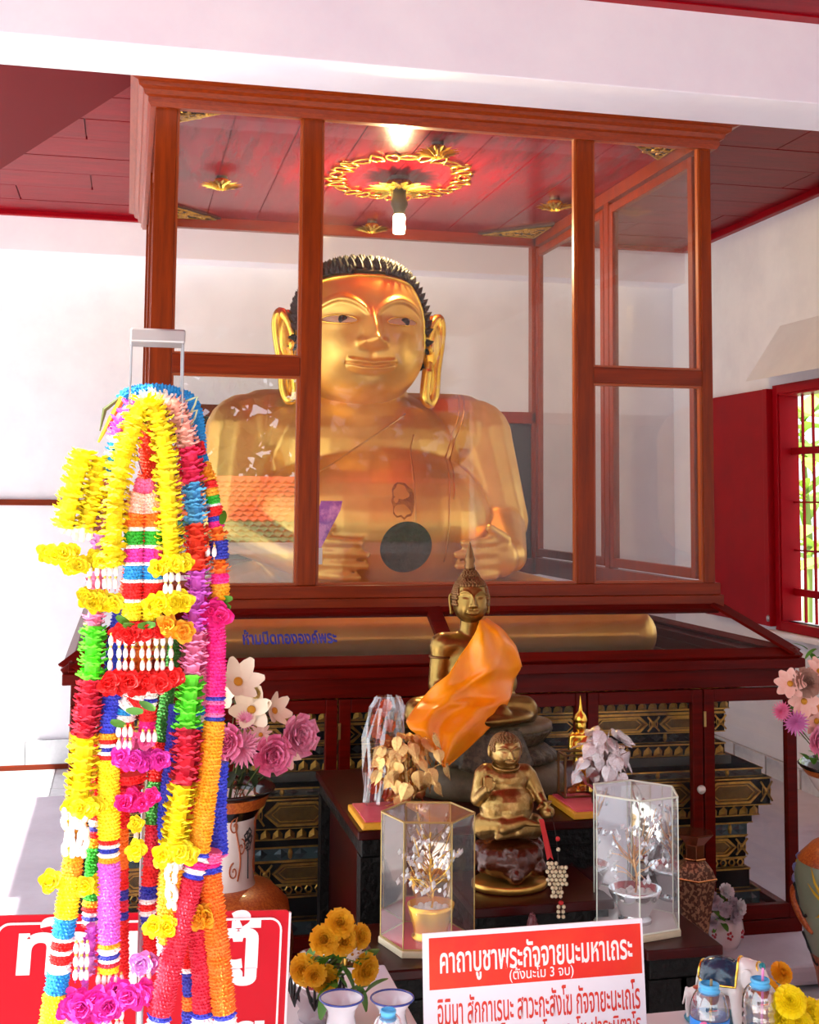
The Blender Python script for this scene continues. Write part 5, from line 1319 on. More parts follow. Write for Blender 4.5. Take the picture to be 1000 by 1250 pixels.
# ---- small flower pot with white blossoms ----
fp = at(886, 1150, Z=.09); kp = fp.y / F
pt_ = thing('flower_pot', 'small white pot with red painted flowers standing beside the copper vase', 'pot', (fp.x, fp.y, .075)); 
rev('body', [(0, 0), (.045, 0), (.055, .02), (.072, .06), (.065, .10), (.055, .115), (.05, .112), (.05, .09)], mat('glossy_white_pot', 'd8c8c8', .25, coat=.4), pt_)
mb = MB()
for k in range(7):
    a = 2 * PI * k / 7
    for q in range(5): mb.ell((.069 * math.cos(a + .12 * math.cos(q * 1.257)), .069 * math.sin(a + .12 * math.cos(q * 1.257)), .06 + .012 * math.sin(q * 1.257)), (.006,) * 3, 6, None, 4)
mb.build('red_painted_flowers', mat('red_glaze', 'b02030', .3), pt_)
b4 = thing('white_blossoms', 'bunch of white and pale lilac silk blossoms in the small white pot', 'flowers', (fp.x, fp.y, .17)); BO4 = Vector((fp.x, fp.y, .17))
m_lil = mat('pale_lilac_petal', 'd4c2cc', .6); m_wp = mat('white_silk_petal', 'e6e2e4', .6)
bf(b4, BO4, [(886, 1089, .030, 'peony', m_wp, 0, .8), (893, 1103, .028, 'peony', m_lil, .3, .5), (902, 1107, .03, 'peony', m_wp, .6, .3), (876, 1105, .03, 'peony', m_lil, -.3, .3), (884, 1110, .03, 'peony', m_lil, 0, .2), (896, 1116, .034, 'peony', m_lil, .3, .1), (870, 1098, .03, 'peony', m_lil, -.6, .4), (868, 1125, .03, 'peony', m_lil, -.7, .0)], fp.y - .06)
for k, (u, v) in enumerate(((880, 1095), (900, 1120), (886, 1122), (875, 1115))): leafy(b4, at(u, v, Y=fp.y - .03) - BO4, 4, .05, m_gleafy, k + 80)

# ======================= THINGS ON THE OFFERING TABLE =======================
m_porc = mat('porcelain', 'e6e8ee', .12, coat=.5); m_blue = mat('cobalt_glaze', '2c46a0', .2, coat=.5)
for i, (u, lab) in enumerate(((417, 'small white porcelain vase with blue rim and painted fruit, left of the pair'), (479, 'small white porcelain vase with blue rim beside the prayer card, right of the pair'))):
    c = at(u, 1218, Y=2.32); t = thing('porcelain_vase', lab, 'vase', (c.x, c.y, TZ), 0, 'pair of porcelain vases'); h = c.z - TZ
    rev('body', [(0, 0), (.026, 0), (.028, .004), (.034, h * .3), (.033, h * .5), (.024, h * .78), (.026, h * .86), (.037, h * .97), (.0395, h)], m_porc, t)
    rev('inside', [(.0395, h), (.034, h * .96), (.022, h * .84), (.020, h * .6)], m_porc, t)
    MB().tube([(.0395 * math.cos(a), .0395 * math.sin(a), h) for a in [2 * PI * k / 40 for k in range(40)]], .002, 6, closed=True).build('rim', m_blue, t, True)
    for s_ in range(5):
        a = -PI / 2 + (s_ - 2) * .5
        MB().ell((0, 0, 0), (.006, .003, .009), 10).build('painted_leaf' if s_ % 2 else 'painted_fruit', mat('green_glaze', '4a6a4a', .3) if s_ % 2 else mat('coral_glaze', 'd0706a', .3), t, True, M=T(.029 * math.cos(a), .029 * math.sin(a), h * .60) @ RZ(a + PI / 2) @ RY(.5 - s_ * .2))
m_pet = glass('clear_plastic', (.9, .95, .97), 3.0, .03, haze=.02, base=.09); m_cap = mat('blue_cap', '58b8ea', .35); m_lab = mat('blue_label', '1f86dd', .35)
def bottle(label, u, vtop, Y, r, straw, lab_, ss):
    c = at(u, vtop, Y=Y); t = thing('water_bottle', label, 'bottle', (c.x, c.y, TZ), 0, 'plastic water bottles'); h = c.z - TZ
    pr = [(0, .0), (r * .8, 0), (r, .01)]
    n_ = 8; z0 = .01
    body_top = h - r * 1.5
    for k in range(n_):
        za = z0 + (body_top - z0) * k / n_; zb_ = z0 + (body_top - z0) * (k + 1) / n_
        pr += [(r, za + .003), (r * .94, (za + zb_) / 2), (r, zb_ - .003)]
    for k in range(7): a = k / 6 * PI / 2; pr.append((r * (.45 + .55 * math.cos(a)), body_top + r * 1.15 * math.sin(a)))
    pr += [(r * .45, h - .012)]
    MB().open_lathe(pr, 28).build('body', m_pet, t, True)
    MB().open_lathe([(r * .52, h - .017), (r * .56, h - .016), (r * .56, h - .012), (r * .47, h - .011), (r * .47, h - .006), (r * .52, h - .005), (r * .52, h - .001), (r * .44, h)], 24).build('neck_ring', m_cap, t, True)
    if lab_:
        MB().open_lathe([(r * 1.015, body_top * .30), (r * 1.015, body_top * .97)], 32).build('label', m_lab, t, True)
        MB().ell((0, -r * 1.0, body_top * .84), (r * .55, r * .1, r * .34), 20).build('label_emblem', mat('label_light', '9ad0f0', .35), t, True)
        for q, zz in enumerate((.90, .78)): MB().tube([(-r * .42 + r * .84 * j / 8, -r * 1.10, body_top * zz + (.003 if q == 0 else -.003) * math.sin(PI * j / 8)) for j in range(9)], .0012, 4).build('emblem_line', m_blue, t)
        MB().box(-.0, .0, 0, 0, 0, 0)
        MB().ell((-r * .72, -r * .78, body_top * .91), (r * .3, r * .14, r * .3), 14).build('pink_print', mat('pink_print', 'e87ab0', .4), t, True)
    if straw: MB().tube([(ss, .005, .03), (ss + .004, .0, h + straw)], .0026, 8).build('straw', mat(*( ('pink_straw', 'ee8fc8', .4) if straw > .012 else ('amber_straw', 'a8946a', .4))), t)
bottle('clear plastic water bottle with bright blue label and amber straw left of the elephant', 866, 1200, 2.12, .0345, .006, True, 0)
bottle('unlabelled clear ribbed plastic bottle with pink straw right of the elephant', 928, 1194, 2.12, .033, .017, False, .002)
bottle('clear plastic bottle with light blue neck in front of the right porcelain vase', 474, 1232, 2.12, .026, 0, False, 0)
# elephant: body one continuous surface
ec = at(903, 1215, Y=2.36); EO = Vector((ec.x, ec.y, TZ))
el_ = thing('elephant_figurine', 'white ceramic elephant with dark blue gilded blanket between the two water bottles', 'figurine', tuple(EO), .75)
mb = MB()
mb.ell((0, .03, .085), (.032, .048, .032), 20); mb.ell((0, -.025, .098), (.024, .026, .026), 18)
mb.ell((0, -.012, .112), (.016, .02, .014), 14)
for sx in (-1, 1):
    mb.capsule((sx * .018, .0, .07), (sx * .018, -.006, .012), .0135, .0115); mb.capsule((sx * .018, .055, .07), (sx * .018, .060, .012), .015, .012)
    mb.ell((sx * .026, -.022, .098), (.004, .013, .019), 12)
tr_ = spline([(0, -.045, .098), (0, -.058, .08), (0, -.060, .055), (0, -.058, .035), (0, -.066, .022)], 4)
for a, b in zip(tr_, tr_[1:]): mb.capsule(a, b, .0085 - .0015 * 0, .0075)
mb.capsule((0, .075, .085), (0, .082, .05), .004, .003)
el_.scale = (1.12,) * 3
me = remesh(mb, .003, 3); link('body', me, mat('white_ceramic', 'e2dcd8', .25, coat=.4), el_)
ebv = bvh_of(me)
bk2 = MB()
for i in range(15):
    for j in range(17):
        y = -.002 + .07 * i / 14; a = -1.75 + 3.5 * j / 16
        d = Vector((math.sin(a), 0, math.cos(a))); h_ = ebv.ray_cast(Vector((0, y, .085)) + d * .1, -d)
        p = h_[0] if h_[0] else Vector((0, y, .085)) + d * .03
        bk2.v.append(p + d * .002)
for i in range(14):
    for j in range(16): a = i * 17 + j; bk2.f.append((a, a + 1, a + 18, a + 17))
ob = bk2.build('blanket', mat('dark_blue_glaze', '123048', .2, coat=.4, var=(60, '1c5068', .5, .65)), el_, True)
rim_ = [bk2.v[j] for j in range(17)] + [bk2.v[i * 17 + 16] for i in range(15)] + [bk2.v[14 * 17 + 16 - j] for j in range(17)] + [bk2.v[(14 - i) * 17] for i in range(15)]
link('gilt_border', MB().tube(rim_[:-1], .0022, 6, closed=True).mesh('g', True), m_gold, ob)
MB().ell((0, -.042, .116), (.009, .006, .007), 12).build('headpiece', mat('teal_glaze', '1d8a94', .2), el_, True)
MB().tube([(.014 * math.cos(a), -.038 + .004 * math.sin(a), .112 + .010 * math.sin(a)) for a in [2 * PI * k / 20 for k in range(20)]], .0016, 5, closed=True).build('head_garland', m_gold, el_, True)
for sx in (-1, 1):
    MB().ell((sx * .0175, -.044, .098), (.0016, .002, .002), 8).build('eye', m_vblk, el_, True); MB().tube([(sx * .010, -.052, .085), (sx * .012, -.064, .082), (sx * .011, -.072, .088)], [.003, .0024, .001], 6).build('tusk', mat('ivory', 'efe6cf', .3), el_, True)
MB().lathe([(0, 0), (.05, 0), (.055, .004), (.05, .010), (0, .010)], 28, ry=1.5).build('base', mat('teal_base', '1a5a78', .3, var=(40, '3a8aa0', .4, .6)), el_, True, M=T(0, .02, 0))
# small horse figurine behind the labelled bottle
ho = at(857, 1210, Y=2.44); hf = thing('horse_figurine', 'small white horse figurine with black mane spot behind the labelled bottle', 'figurine', (ho.x - .01, 2.40, TZ), .9)
mb = MB(); mb.ell((0, .02, .075), (.018, .036, .02), 16)
for sx in (-1, 1):
    mb.capsule((sx * .010, -.004, .065), (sx * .010, -.008, .005), .0085, .005); mb.capsule((sx * .010, .046, .07), (sx * .010, .052, .036), .010, .006); mb.capsule((sx * .010, .052, .036), (sx * .010, .048, .005), .006, .005)
    mb.capsule((sx * .006, -.035, .137), (sx * .008, -.034, .147), .003, .0015)
mb.capsule((0, -.005, .085), (0, -.03, .125), .014, .010); mb.capsule((0, -.03, .128), (0, -.052, .112), .0105, .0065); mb.capsule((0, .055, .085), (0, .066, .04), .005, .003)
hf.scale = (.72,) * 3
link('body', remesh(mb, .0028, 3), mat('white_ceramic', 'e2dcd8', .25), hf)
MB().ell((0, -.022, .134), (.007, .016, .012), 12).build('mane', m_vblk, hf, True); MB().tube([(.012 * math.cos(a), -.036, .118 + .010 * math.sin(a)) for a in [2 * PI * k / 16 for k in range(16)]], .0012, 5, closed=True).build('bridle', m_gold, hf, True)
MB().ell((.0, .02, .092), (.014, .018, .006), 12).build('saddle', mat('saddle_red', '9a3020', .4), hf, True)
for sx in (-1, 1): MB().ell((sx * .0095, -.040, .124), (.0015,) * 3, 6).build('eye', m_vblk, hf, True)
# dark figurine with red face on a thin stand
dg_ = at(846, 1195, Y=3.45)
def doll():
    t = thing('deity_figurine', 'dark little standing figurine with red face in front of the copper vase', 'figurine', (at(848, 1160, Y=3.3).x, 3.3, TZ * 0))
    z0 = at(848, 1215, Y=3.3).z; zt = at(848, 1146, Y=3.3).z; k = (zt - z0)
    m1 = mat('dark_robe', '241612', .4, var=(30, '5a3a20', .5, .7))
    MB().lathe([(.05, 0), (.055, .01), (.03, .03), (.02, z0 - .03), (.045, z0 - .01), (.045, z0)], 18).build('stand', m_carve, t, True)
    mb = MB(); mb.ell((0, 0, z0 + k * .35), (k * .17, k * .12, k * .3), 14); mb.capsule((-k * .14, 0, z0 + k * .58), (k * .14, 0, z0 + k * .58), k * .07, k * .07)
    for s_ in (-1, 1): mb.capsule((s_ * k * .17, 0, z0 + k * .56), (s_ * k * .19, -k * .08, z0 + k * .35), k * .06, k * .045); mb.capsule((s_ * k * .08, 0, z0 + k * .2), (s_ * k * .08, -.003, z0 + k * .03), k * .07, k * .05)
    mb.ell((0, 0, z0 + k * .78), (k * .10, k * .10, k * .12), 14); mb.capsule((0, 0, z0 + k * .6), (0, 0, z0 + k * .7), k * .06, k * .06)
    link('body', remesh(mb, .0045, 2), m1, t)
    MB().ell((0, -k * .045, z0 + k * .77), (k * .08, k * .07, k * .095), 14).ell((0, -k * .12, z0 + k * .76), (k * .015, k * .02, k * .02), 8).build('face', mat('red_face', '9a1410', .35), t, True)
    MB().lathe([(k * .13, z0 + k * .84), (k * .12, z0 + k * .9), (k * .06, z0 + k * .97), (0, z0 + k)], 14).build('hat', m_vblk, t, True)
doll()
# marigolds
for (u, v, Y, s_, lab, m_) in ((955, 1187, 2.36, .022, 'golden marigold on a green stem right of the clear bottle', m_mar), (938, 1208, 2.30, .024, 'golden marigold half hidden behind the clear bottle', m_mar), (942, 1240, 2.28, .022, 'dull golden marigold low behind the yellow garland', m_mar)):
    p = at(u, v, Y=Y); t = thing('marigold', lab, 'flower', (p.x, p.y, TZ)); z = p.z - TZ
    MB().tube(spline([(.02, .02, 0), (.015, .01, z * .5), (0, .004, z - .006)], 4), .0028, 6).build('stem', m_olive, t)
    flower(t, Vector((0, 0, z)), Vector((.1, -.75, .6)), s_, 'marigold', m_, m_ctr)
    leafy(t, (.018, 0, z * .6), 3, .035, m_gleafy, int(u))
yg = thing('marigold_garland', 'bright yellow marigold garland heaped at the lower right corner', 'garland', (at(975, 1235, Y=2.1).x, 2.1, TZ)); YO = yg.location.copy()
for (u, v) in ((965, 1222), (988, 1236), (955, 1243), (975, 1250), (1000, 1246), (1010, 1240), (962, 1262), (985, 1265), (1005, 1268)):
    p = at(u, v, Y=2.1 + R.uniform(-.02, .01)) - YO; flower(yg, p, (R.uniform(-.4, .4), -1, .6), .027, 'marigold', m_mary, m_ctr)
MB().tube(spline([at(u, v, Y=2.11) - YO for u, v in ((965, 1225), (985, 1240), (1005, 1250), (985, 1265), (962, 1262))], 4), .012, 8).build('core', m_mary, yg)
MB().tube(spline([(.0, 0, .0), (0, 0, .05), (0.01, 0, .10)], 3), .008, 6).build('hanging_end', m_mary, yg)
# ======================= GARLANDS ON THEIR STAND =======================
GX, GY = at(190, 500, Y=2.02).x, 2.02
gs = thing('garland_stand', 'thin steel stand with a flat square top plate from which all the garlands hang', 'stand', (GX, GY, TZ)); GO = Vector((GX, GY, TZ))
m_steel = mat('brushed_steel', 'a9a9ad', .35, 1); m_plate = mat('grey_plate', 'aaa5a6', .4, .6)
def gp(u, v, d=0): return at(u, v, Y=GY + d)
pz = gp(190, 412).z - TZ; w_ = .043
MB().box(-w_, w_, -.035, .035, pz - .012, pz + .010).build('top_plate', m_plate, gs, bevel=.003)
for sx in (-1, 1):
    for sy in (-1, 1):
        MB().tube([(sx * w_ * .93, sy * .028, pz - .012), (sx * w_ * .96, sy * .028, pz - .14), (sx * .012, .045, pz - .24)], .0017, 6).build('leg', m_steel, gs)
MB().tube([(0, .05, pz - .22), (0, .05, .01)], .006, 10).build('pole', m_steel, gs)
MB().lathe([(.06, 0), (.06, .006), (.02, .012), (0, .012)], 24, T(0, .05, 0)).build('foot', m_steel, gs, True)
MB().tube([(.05 * math.cos(a), .035 * math.sin(a), pz - .13) for a in [2 * PI * k / 30 for k in range(30)]], .0025, 6, closed=True).build('ring', m_steel, gs, True)
COL = dict(yellow='ffe600', gold='f2a600', blue='1496dc', dblue='2733b0', rblue='2f3fd0', lblue='58b4e6', white='fdf6f2', peach='fcc0b0', pinkr='f0205e', hotpink='f0108a', pink='f56aa6', lpink='f58cb8', mag='e82fae', orchid='dd62d8',
           lilac='e79ae6', ored='fb3d10', red='e60b0b', crim='d8143c', green='1fae1f', lime='6cee28', orange='fb7a08', sky='8fd6f4', dgreen='2f8a2a')
def gm(c): return mat('garland_' + c, COL[c], .7, var=(60, tuple(min(1, x * 1.06 + .03) for x in lin(COL[c])[:3]), .4, .6))
class Path:
    def __init__(s, pts): 
        s.p = spline([gp(*q) for q in pts], 10); s.v = [0]
        for a, b in zip(s.p, s.p[1:]): s.v.append(s.v[-1] + (b - a).length)
        s.L = s.v[-1]
    def at(s, d):
        d = max(0, min(s.L - 1e-6, d))
        for i in range(len(s.v) - 1):
            if s.v[i + 1] >= d: t = (d - s.v[i]) / max(1e-9, s.v[i + 1] - s.v[i]); return s.p[i].lerp(s.p[i + 1], t), (s.p[i + 1] - s.p[i]).normalized()
        return s.p[-1], (s.p[-1] - s.p[-2]).normalized()
def frame_at(P, d):
    p, t = P.at(d); x = Vector((1, 0, 0)); x = (x - t * x.dot(t)).normalized(); return p, t, x, t.cross(x)
def seg_mesh(P, d0, d1, r, style, O_, rr):
    mb = MB(); L = d1 - d0
    n = max(2, int(L / .012)); pts = []; 
    for i in range(n + 1): pts.append(P.at(d0 + L * i / n)[0] - O_)
    core = .55 if style == 'R' else .86
    mb.tube(pts, r * core, 10)
    if style == 'R':                                # rows of big folded silk petals
        rows_ = max(1, round(L / .010))
        for j in range(rows_):
            d = d0 + L * (j + .5) / rows_; p, t, x, y = frame_at(P, d); p = p - O_
            m_ = 9; big = 1.06 if j % 2 else .9
            for k in range(m_):
                a = 2 * PI * (k + .5 * (j % 2)) / m_ + rr.uniform(-.2, .2); o = x * math.cos(a) + y * math.sin(a); s = -x * math.sin(a) + y * math.cos(a)
                q = r * big * rr.uniform(.94, 1.08); w = r * rr.uniform(.40, .52); lf = t * rr.uniform(-.005, .007); cu = t * r * .22
                b = len(mb.v)
                for (u_, s_, c_) in ((.35, 0, 0), (.55, .7, .2), (.80, 1.0, .6), (.98, .62, 1.1), (1.02, 0, .7), (.97, -.6, 1.2), (.78, -1.0, .5), (.55, -.7, .2)):
                    mb.v.append(p + o * q * u_ + s * w * s_ + lf * u_ - cu * c_ + t * rr.uniform(-.001, .001))
                mb.v.append(p + o * q * .8 + lf - cu * .1)
                for i_ in range(8): mb.f.append((b + i_, b + (i_ + 1) % 8, b + 8))
    else:                                           # short tufts: 'F' fuzz, 'W' white beads
        step = .0052 if style == 'F' else .0062
        rows_ = max(1, round(L / step)); m_ = max(6, int(2 * PI * r / (.0058 if style == 'F' else .008)))
        for j in range(rows_):
            d = d0 + L * (j + .5) / rows_; p, t, x, y = frame_at(P, d); p = p - O_
            for k in range(m_):
                a = 2 * PI * (k + .5 * (j % 2)) / m_ + rr.uniform(-.08, .08)
                if math.sin(a) * y.y + math.cos(a) * x.y > .55: continue
                o = x * math.cos(a) + y * math.sin(a); s = -x * math.sin(a) + y * math.cos(a)
                q = r * rr.uniform(.96, 1.14); w = .0034
                c = p + o * r * .8; b = len(mb.v)
                mb.v += [c - s * w, c + t * w, c + s * w, c - t * w, p + o * q + t * rr.uniform(-.002, .002)]
                mb.f += [(b, b + 1, b + 4), (b + 1, b + 2, b + 4), (b + 2, b + 3, b + 4), (b + 3, b, b + 4)]
    return mb
GN = [0]
def garland(label, pts, segs, group='garlands on the stand'):
    """pts: (u, v, depth); segs: (fraction of the length as photo row, colour, style, radius in px)"""
    GN[0] += 1; rr = random.Random(GN[0])
    P = Path(pts); O_ = P.p[0].copy(); t = thing('flower_garland', label, 'garland', tuple(O_), 0, group)
    vs = [CY - 0 for _ in P.p]
    # photo row of every sample, to place the colour changes
    rows_ = []
    for q in P.p:
        w = RM @ (q - Vector((0, 0, EYE))); rows_.append(CY - F * w[2] / w[1])
    def dist(v, after):
        for i in range(len(rows_) - 1):
            if P.v[i + 1] < after: continue
            if (rows_[i] - v) * (rows_[i + 1] - v) <= 0 and rows_[i] != rows_[i + 1]:
                return P.v[i] + (P.v[i + 1] - P.v[i]) * (v - rows_[i]) / (rows_[i + 1] - rows_[i])
        return P.L
    d0 = 0
    for (v, c, st, r) in segs:
        d1 = P.L if v is None else dist(v, d0)
        if d1 - d0 < .002: continue
        seg_mesh(P, d0, d1, r * GY / F, st, O_, rr).build('flower_band' if st != 'W' else 'bead_band', gm(c), t); d0 = d1
    return t, O_
def bow(t, O_, u, v, w, h, c, d=-.03, n=None):      # a wide flat bloom
    rr = random.Random(int(u * 7 + v)); n = n or max(2, int(w / 9)); k = GY / F
    for i in range(n):
        uu = u + (i / (n - 1) - .5) * w * .75 if n > 1 else u
        p = gp(uu, v + rr.uniform(-.2, .2) * h, d + rr.uniform(-.012, .008)) - O_
        mb = MB()
        for ring in range(3):
            for q in range(7):
                pm = petal_mesh(h * .62 * k * (1 - ring * .22), h * .33 * k, .35, .0015, 3)
                mb.add(pm.v, pm.f, facing(p, (rr.uniform(-.4, .4), -1, rr.uniform(-.1, .5)), rr.random()) @ RZ(q * .9 + ring * .5) @ RX(-.1 + ring * .4))
        mb.build('bloom', gm(c), t)
budm = MB().lathe([(0, 0), (.0028, .001), (.0042, .006), (.0036, .012), (.0018, .016), (0, .0165)], 8).mesh('bud', True)
beadm = MB().ell((0, 0, 0), (.0026,) * 3, 8, None, 6).mesh('bead', True)
m_bud = mat('white_bud', 'fbf4ee', .35); m_gbd = mat('gilt_bead', (.9, .6, .15), .3, .9)
def tassel(t, O_, u, v0, v1, n, d=-.02, c=None, sp=8):
    L = (v1 - v0); k = max(1, int(L / 13))
    for i in range(n):
        uu = u + (i - (n - 1) / 2) * sp
        a, b = gp(uu, v0, d) - O_, gp(uu + R.uniform(-2, 2), v1, d) - O_
        MB().tube([a, b], .0008, 4).build('thread', gm(c or 'orange'), t)
        for j in range(k):
            p = a.lerp(b, (j + .9) / (k + .1)); link('bud', budm, m_bud, t, 0, T(p) @ SC(1.0)); link('gilt_bead', beadm, m_gbd, t, 0, T(p + Vector((0, 0, .018))))
def jas(t, O_, u, v0, v1, n, r, d=-.02):             # rings of white buds round a strand
    rows_ = int((v1 - v0) / 11)
    for j in range(rows_):
        for i in range(n): link('bud', budm, m_bud, t, 0, T(gp(u + (i - (n - 1) / 2) * 7.5, v0 + j * 11 + (i % 2) * 2, d) - O_) @ SC(1.25) @ RY(R.uniform(-.4, .4)))
# --- behind
garland('blue fuzzy garland arched behind the top of the bunch', [(147, 500, .03), (152, 484, .03), (170, 478, .035), (195, 477, .035), (225, 484, .035), (238, 500, .03), (243, 540, .03), (244, 560, .03)], [(None, 'blue', 'F', 9)])
garland('red and orange strand deep in the middle, upper run added as gap glow', [(180, 515, .03), (178, 600, .04), (152, 760, .05), (150, 930, .05), (149, 1110, .05), (150, 1230, .05)], [(930, 'ored', 'F', 11), (1010, 'red', 'F', 9), (1060, 'orange', 'F', 8), (1085, 'red', 'F', 8), (1098, 'dblue', 'F', 8), (1112, 'crim', 'F', 8), (1122, 'dblue', 'F', 8), (None, 'red', 'F', 8)])  # upper orange-red run is added, standing in for the glow in the gap
garland('green, crimson and red strand right of the middle', [(215, 780, .05), (196, 900, .05), (190, 950, .05), (184, 1050, .05), (180, 1110, .05), (184, 1180, .05)], [(905, 'dgreen', 'F', 9), (953, 'red', 'F', 10), (1005, 'dgreen', 'F', 11), (1055, 'crim', 'F', 11), (1080, 'red', 'F', 11), (1096, 'dblue', 'F', 11), (1102, 'white', 'W', 11), (1110, 'red', 'F', 11), (1116, 'white', 'W', 11), (1130, 'dblue', 'F', 10), (None, 'red', 'F', 9)])
garland('dark blue strand just left of the crimson ruffle', [(214, 860, .03), (208, 930, .03), (200, 1000, .03), (206, 1060, .03), (212, 1110, .03)], [(None, 'rblue', 'F', 8)])
garland('wide plain red strand behind the lime and crimson ruffles', [(244, 770, .045), (246, 900, .045), (240, 1000, .045), (238, 1120, .045), (246, 1240, .05)], [(860, 'lpink', 'F', 12), (872, 'blue', 'F', 10), (880, 'white', 'W', 10), (892, 'blue', 'F', 10), (None, 'red', 'F', 14)])
garland('deep blue strand beside the vase neck', [(268, 930, .04), (266, 990, .04), (268, 1045, .04)], [(1042, 'rblue', 'F', 11), (None, 'pink', 'F', 11)])
garland('thin green strand at lower left between yellow and orchid strands', [(118, 900, .03), (117, 990, .03), (114, 1060, .03), (111, 1130, .03)], [(1000, 'red', 'F', 8), (1008, 'white', 'W', 8), (1014, 'dblue', 'F', 8), (1022, 'red', 'F', 8), (1034, 'gold', 'F', 8), (1098, 'green', 'F', 10), (1106, 'gold', 'F', 11), (1112, 'red', 'F', 11), (1117, 'white', 'W', 11), (1122, 'dblue', 'F', 11), (1127, 'white', 'W', 11), (None, 'red', 'F', 11)])
# --- far left yellow cluster
t, O_ = garland('outermost left yellow ruffled garland', [(103, 550, -.01), (94, 580, -.015), (86, 610, -.02), (80, 645, -.02)], [(None, 'yellow', 'R', 17)])
bow(t, O_, 72, 676, 40, 20, 'yellow'); jas(t, O_, 88, 652, 668, 4, 0)
t, O_ = garland('second yellow ruffled garland from the left', [(122, 560, 0), (116, 600, -.01), (108, 630, -.01), (104, 650, -.01)], [(None, 'yellow', 'R', 17)])
bow(t, O_, 96, 688, 30, 20, 'yellow', -.02); jas(t, O_, 100, 660, 680, 3, 0)
w2 = thing('marigold_spray', 'thin yellow and green twig sticking out left at the top of the garlands', 'flower', tuple(gp(150, 500, .0)))
wo = gp(150, 500, 0)
MB().tube([gp(150, 485, .0) - wo, gp(135, 512, 0) - wo, gp(120, 540, 0) - wo], [.006, .005, .002], 6).build('petal_sheath', gm('gold'), w2); MB().tube([gp(146, 486, .0) - wo, gp(128, 500, 0) - wo, gp(122, 526, 0) - wo], [.003, .004, .001], 6).build('stem', m_olive, w2)
rb_ = thing('ribbon_loop', 'pale green wire ribbon loops at the top right of the garlands', 'ribbon', tuple(gp(235, 495, -.01))); ro_ = gp(235, 495, -.01)
for k in range(2): MB().tube([gp(u, v + k * 16, -.012) - ro_ for u, v in ((226, 490), (236, 486), (241, 484), (238, 494), (232, 505))], .0016, 5).build('loop', mat('pale_green_ribbon', 'c8d8a8', .4), rb_)
# --- left long garland
t, O_ = garland('long left garland from pink through lime, crimson and yellow down to blue and yellow', [(172, 488, -.01), (150, 508, -.01), (141, 540, -.01), (134, 578, -.005), (124, 640, .0), (118, 700, .0), (115, 760, -.005), (112, 830, -.01), (106, 880, -.01), (100, 950, -.01), (94, 1000, -.01), (88, 1060, -.01), (80, 1120, -.015), (71, 1190, -.015), (62, 1262, -.015)],
    [(492, 'white', 'R', 13), (532, 'orchid', 'R', 13), (541, 'white', 'R', 12), (550, 'blue', 'R', 12), (556, 'white', 'R', 12), (565, 'blue', 'R', 12), (571, 'white', 'R', 12), (577, 'blue', 'R', 12), (700, 'lilac', 'R', 11), (740, 'lpink', 'R', 12), (764, 'lpink', 'R', 14), (830, 'lime', 'R', 17), (900, 'crim', 'R', 18), (975, 'yellow', 'R', 19), (1000, 'yellow', 'F', 15), (1068, 'gold', 'F', 12), (1120, 'yellow', 'F', 13), (1143, 'blue', 'F', 13), (1147, 'white', 'W', 14), (1158, 'red', 'F', 12), (1163, 'white', 'W', 14), (1175, 'red', 'F', 12), (1186, 'white', 'W', 14), (1212, 'blue', 'F', 13), (None, 'yellow', 'F', 14)])
bow(t, O_, 103, 984, 44, 18, 'yellow'); jas(t, O_, 92, 1002, 1062, 4, 0, -.03); bow(t, O_, 62, 1080, 14, 22, 'yellow', -.02, 1); bow(t, O_, 112, 1078, 22, 20, 'yellow', -.02, 2)
bow(t, O_, 122, 733, 46, 20, 'yellow', -.02); bow(t, O_, 128, 682, 36, 18, 'yellow', -.02); tassel(t, O_, 126, 690, 722, 5, -.025, 'red', 8)
# --- left blue / yellow / orchid strand
t, O_ = garland('strand of blue, yellow and orchid bands left of centre', [(150, 740, .01), (141, 790, .01), (136, 850, .0), (133, 900, -.01), (133, 960, -.01), (133, 1040, -.015), (133, 1110, -.015), (133, 1186, -.015)],
    [(895, 'rblue', 'F', 11), (902, 'gold', 'F', 12), (907, 'red', 'F', 12), (911, 'white', 'W', 13), (916, 'dblue', 'F', 12), (920, 'white', 'W', 13), (926, 'red', 'F', 12), (1024, 'yellow', 'F', 13), (1030, 'red', 'F', 12), (1034, 'white', 'W', 13), (1040, 'dblue', 'F', 12), (1045, 'white', 'W', 13), (1052, 'gold', 'F', 12), (1150, 'orchid', 'F', 13), (1156, 'gold', 'F', 13), (1163, 'white', 'W', 13), (1169, 'dblue', 'F', 12), (1173, 'white', 'W', 13), (1179, 'crim', 'F', 12), (None, 'yellow', 'F', 12)])
tassel(t, O_, 134, 1190, 1262, 5, -.02, 'orchid', 7)
# --- right long garland
t, O_ = garland('long right ruffled garland from peach through pink, blue, orange, orchid and lime to crimson', [(172, 486, -.005), (192, 484, -.01), (212, 494, -.015), (224, 520, -.015), (230, 550, -.015), (236, 600, -.01), (240, 660, -.01), (241, 720, -.01), (238, 780, -.012), (233, 830, -.015), (229, 880, -.015), (226, 940, -.02), (219, 985, -.02), (213, 1035, -.02), (207, 1090, -.02), (208, 1150, -.02)],
    [(490, 'white', 'R', 11), (546, 'peach', 'R', 15), (590, 'pinkr', 'R', 18), (640, 'lblue', 'R', 16), (696, 'ored', 'R', 17), (770, 'orchid', 'R', 16), (824, 'lpink', 'R', 17), (889, 'lime', 'R', 17), (957, 'crim', 'R', 19), (1034, 'yellow', 'R', 18), (1060, 'white', 'W', 13), (None, 'gold', 'F', 14)])
bow(t, O_, 214, 1042, 40, 22, 'yellow'); jas(t, O_, 210, 1066, 1128, 2, 0, -.035); bow(t, O_, 196, 1128, 22, 20, 'yellow', -.035, 2)
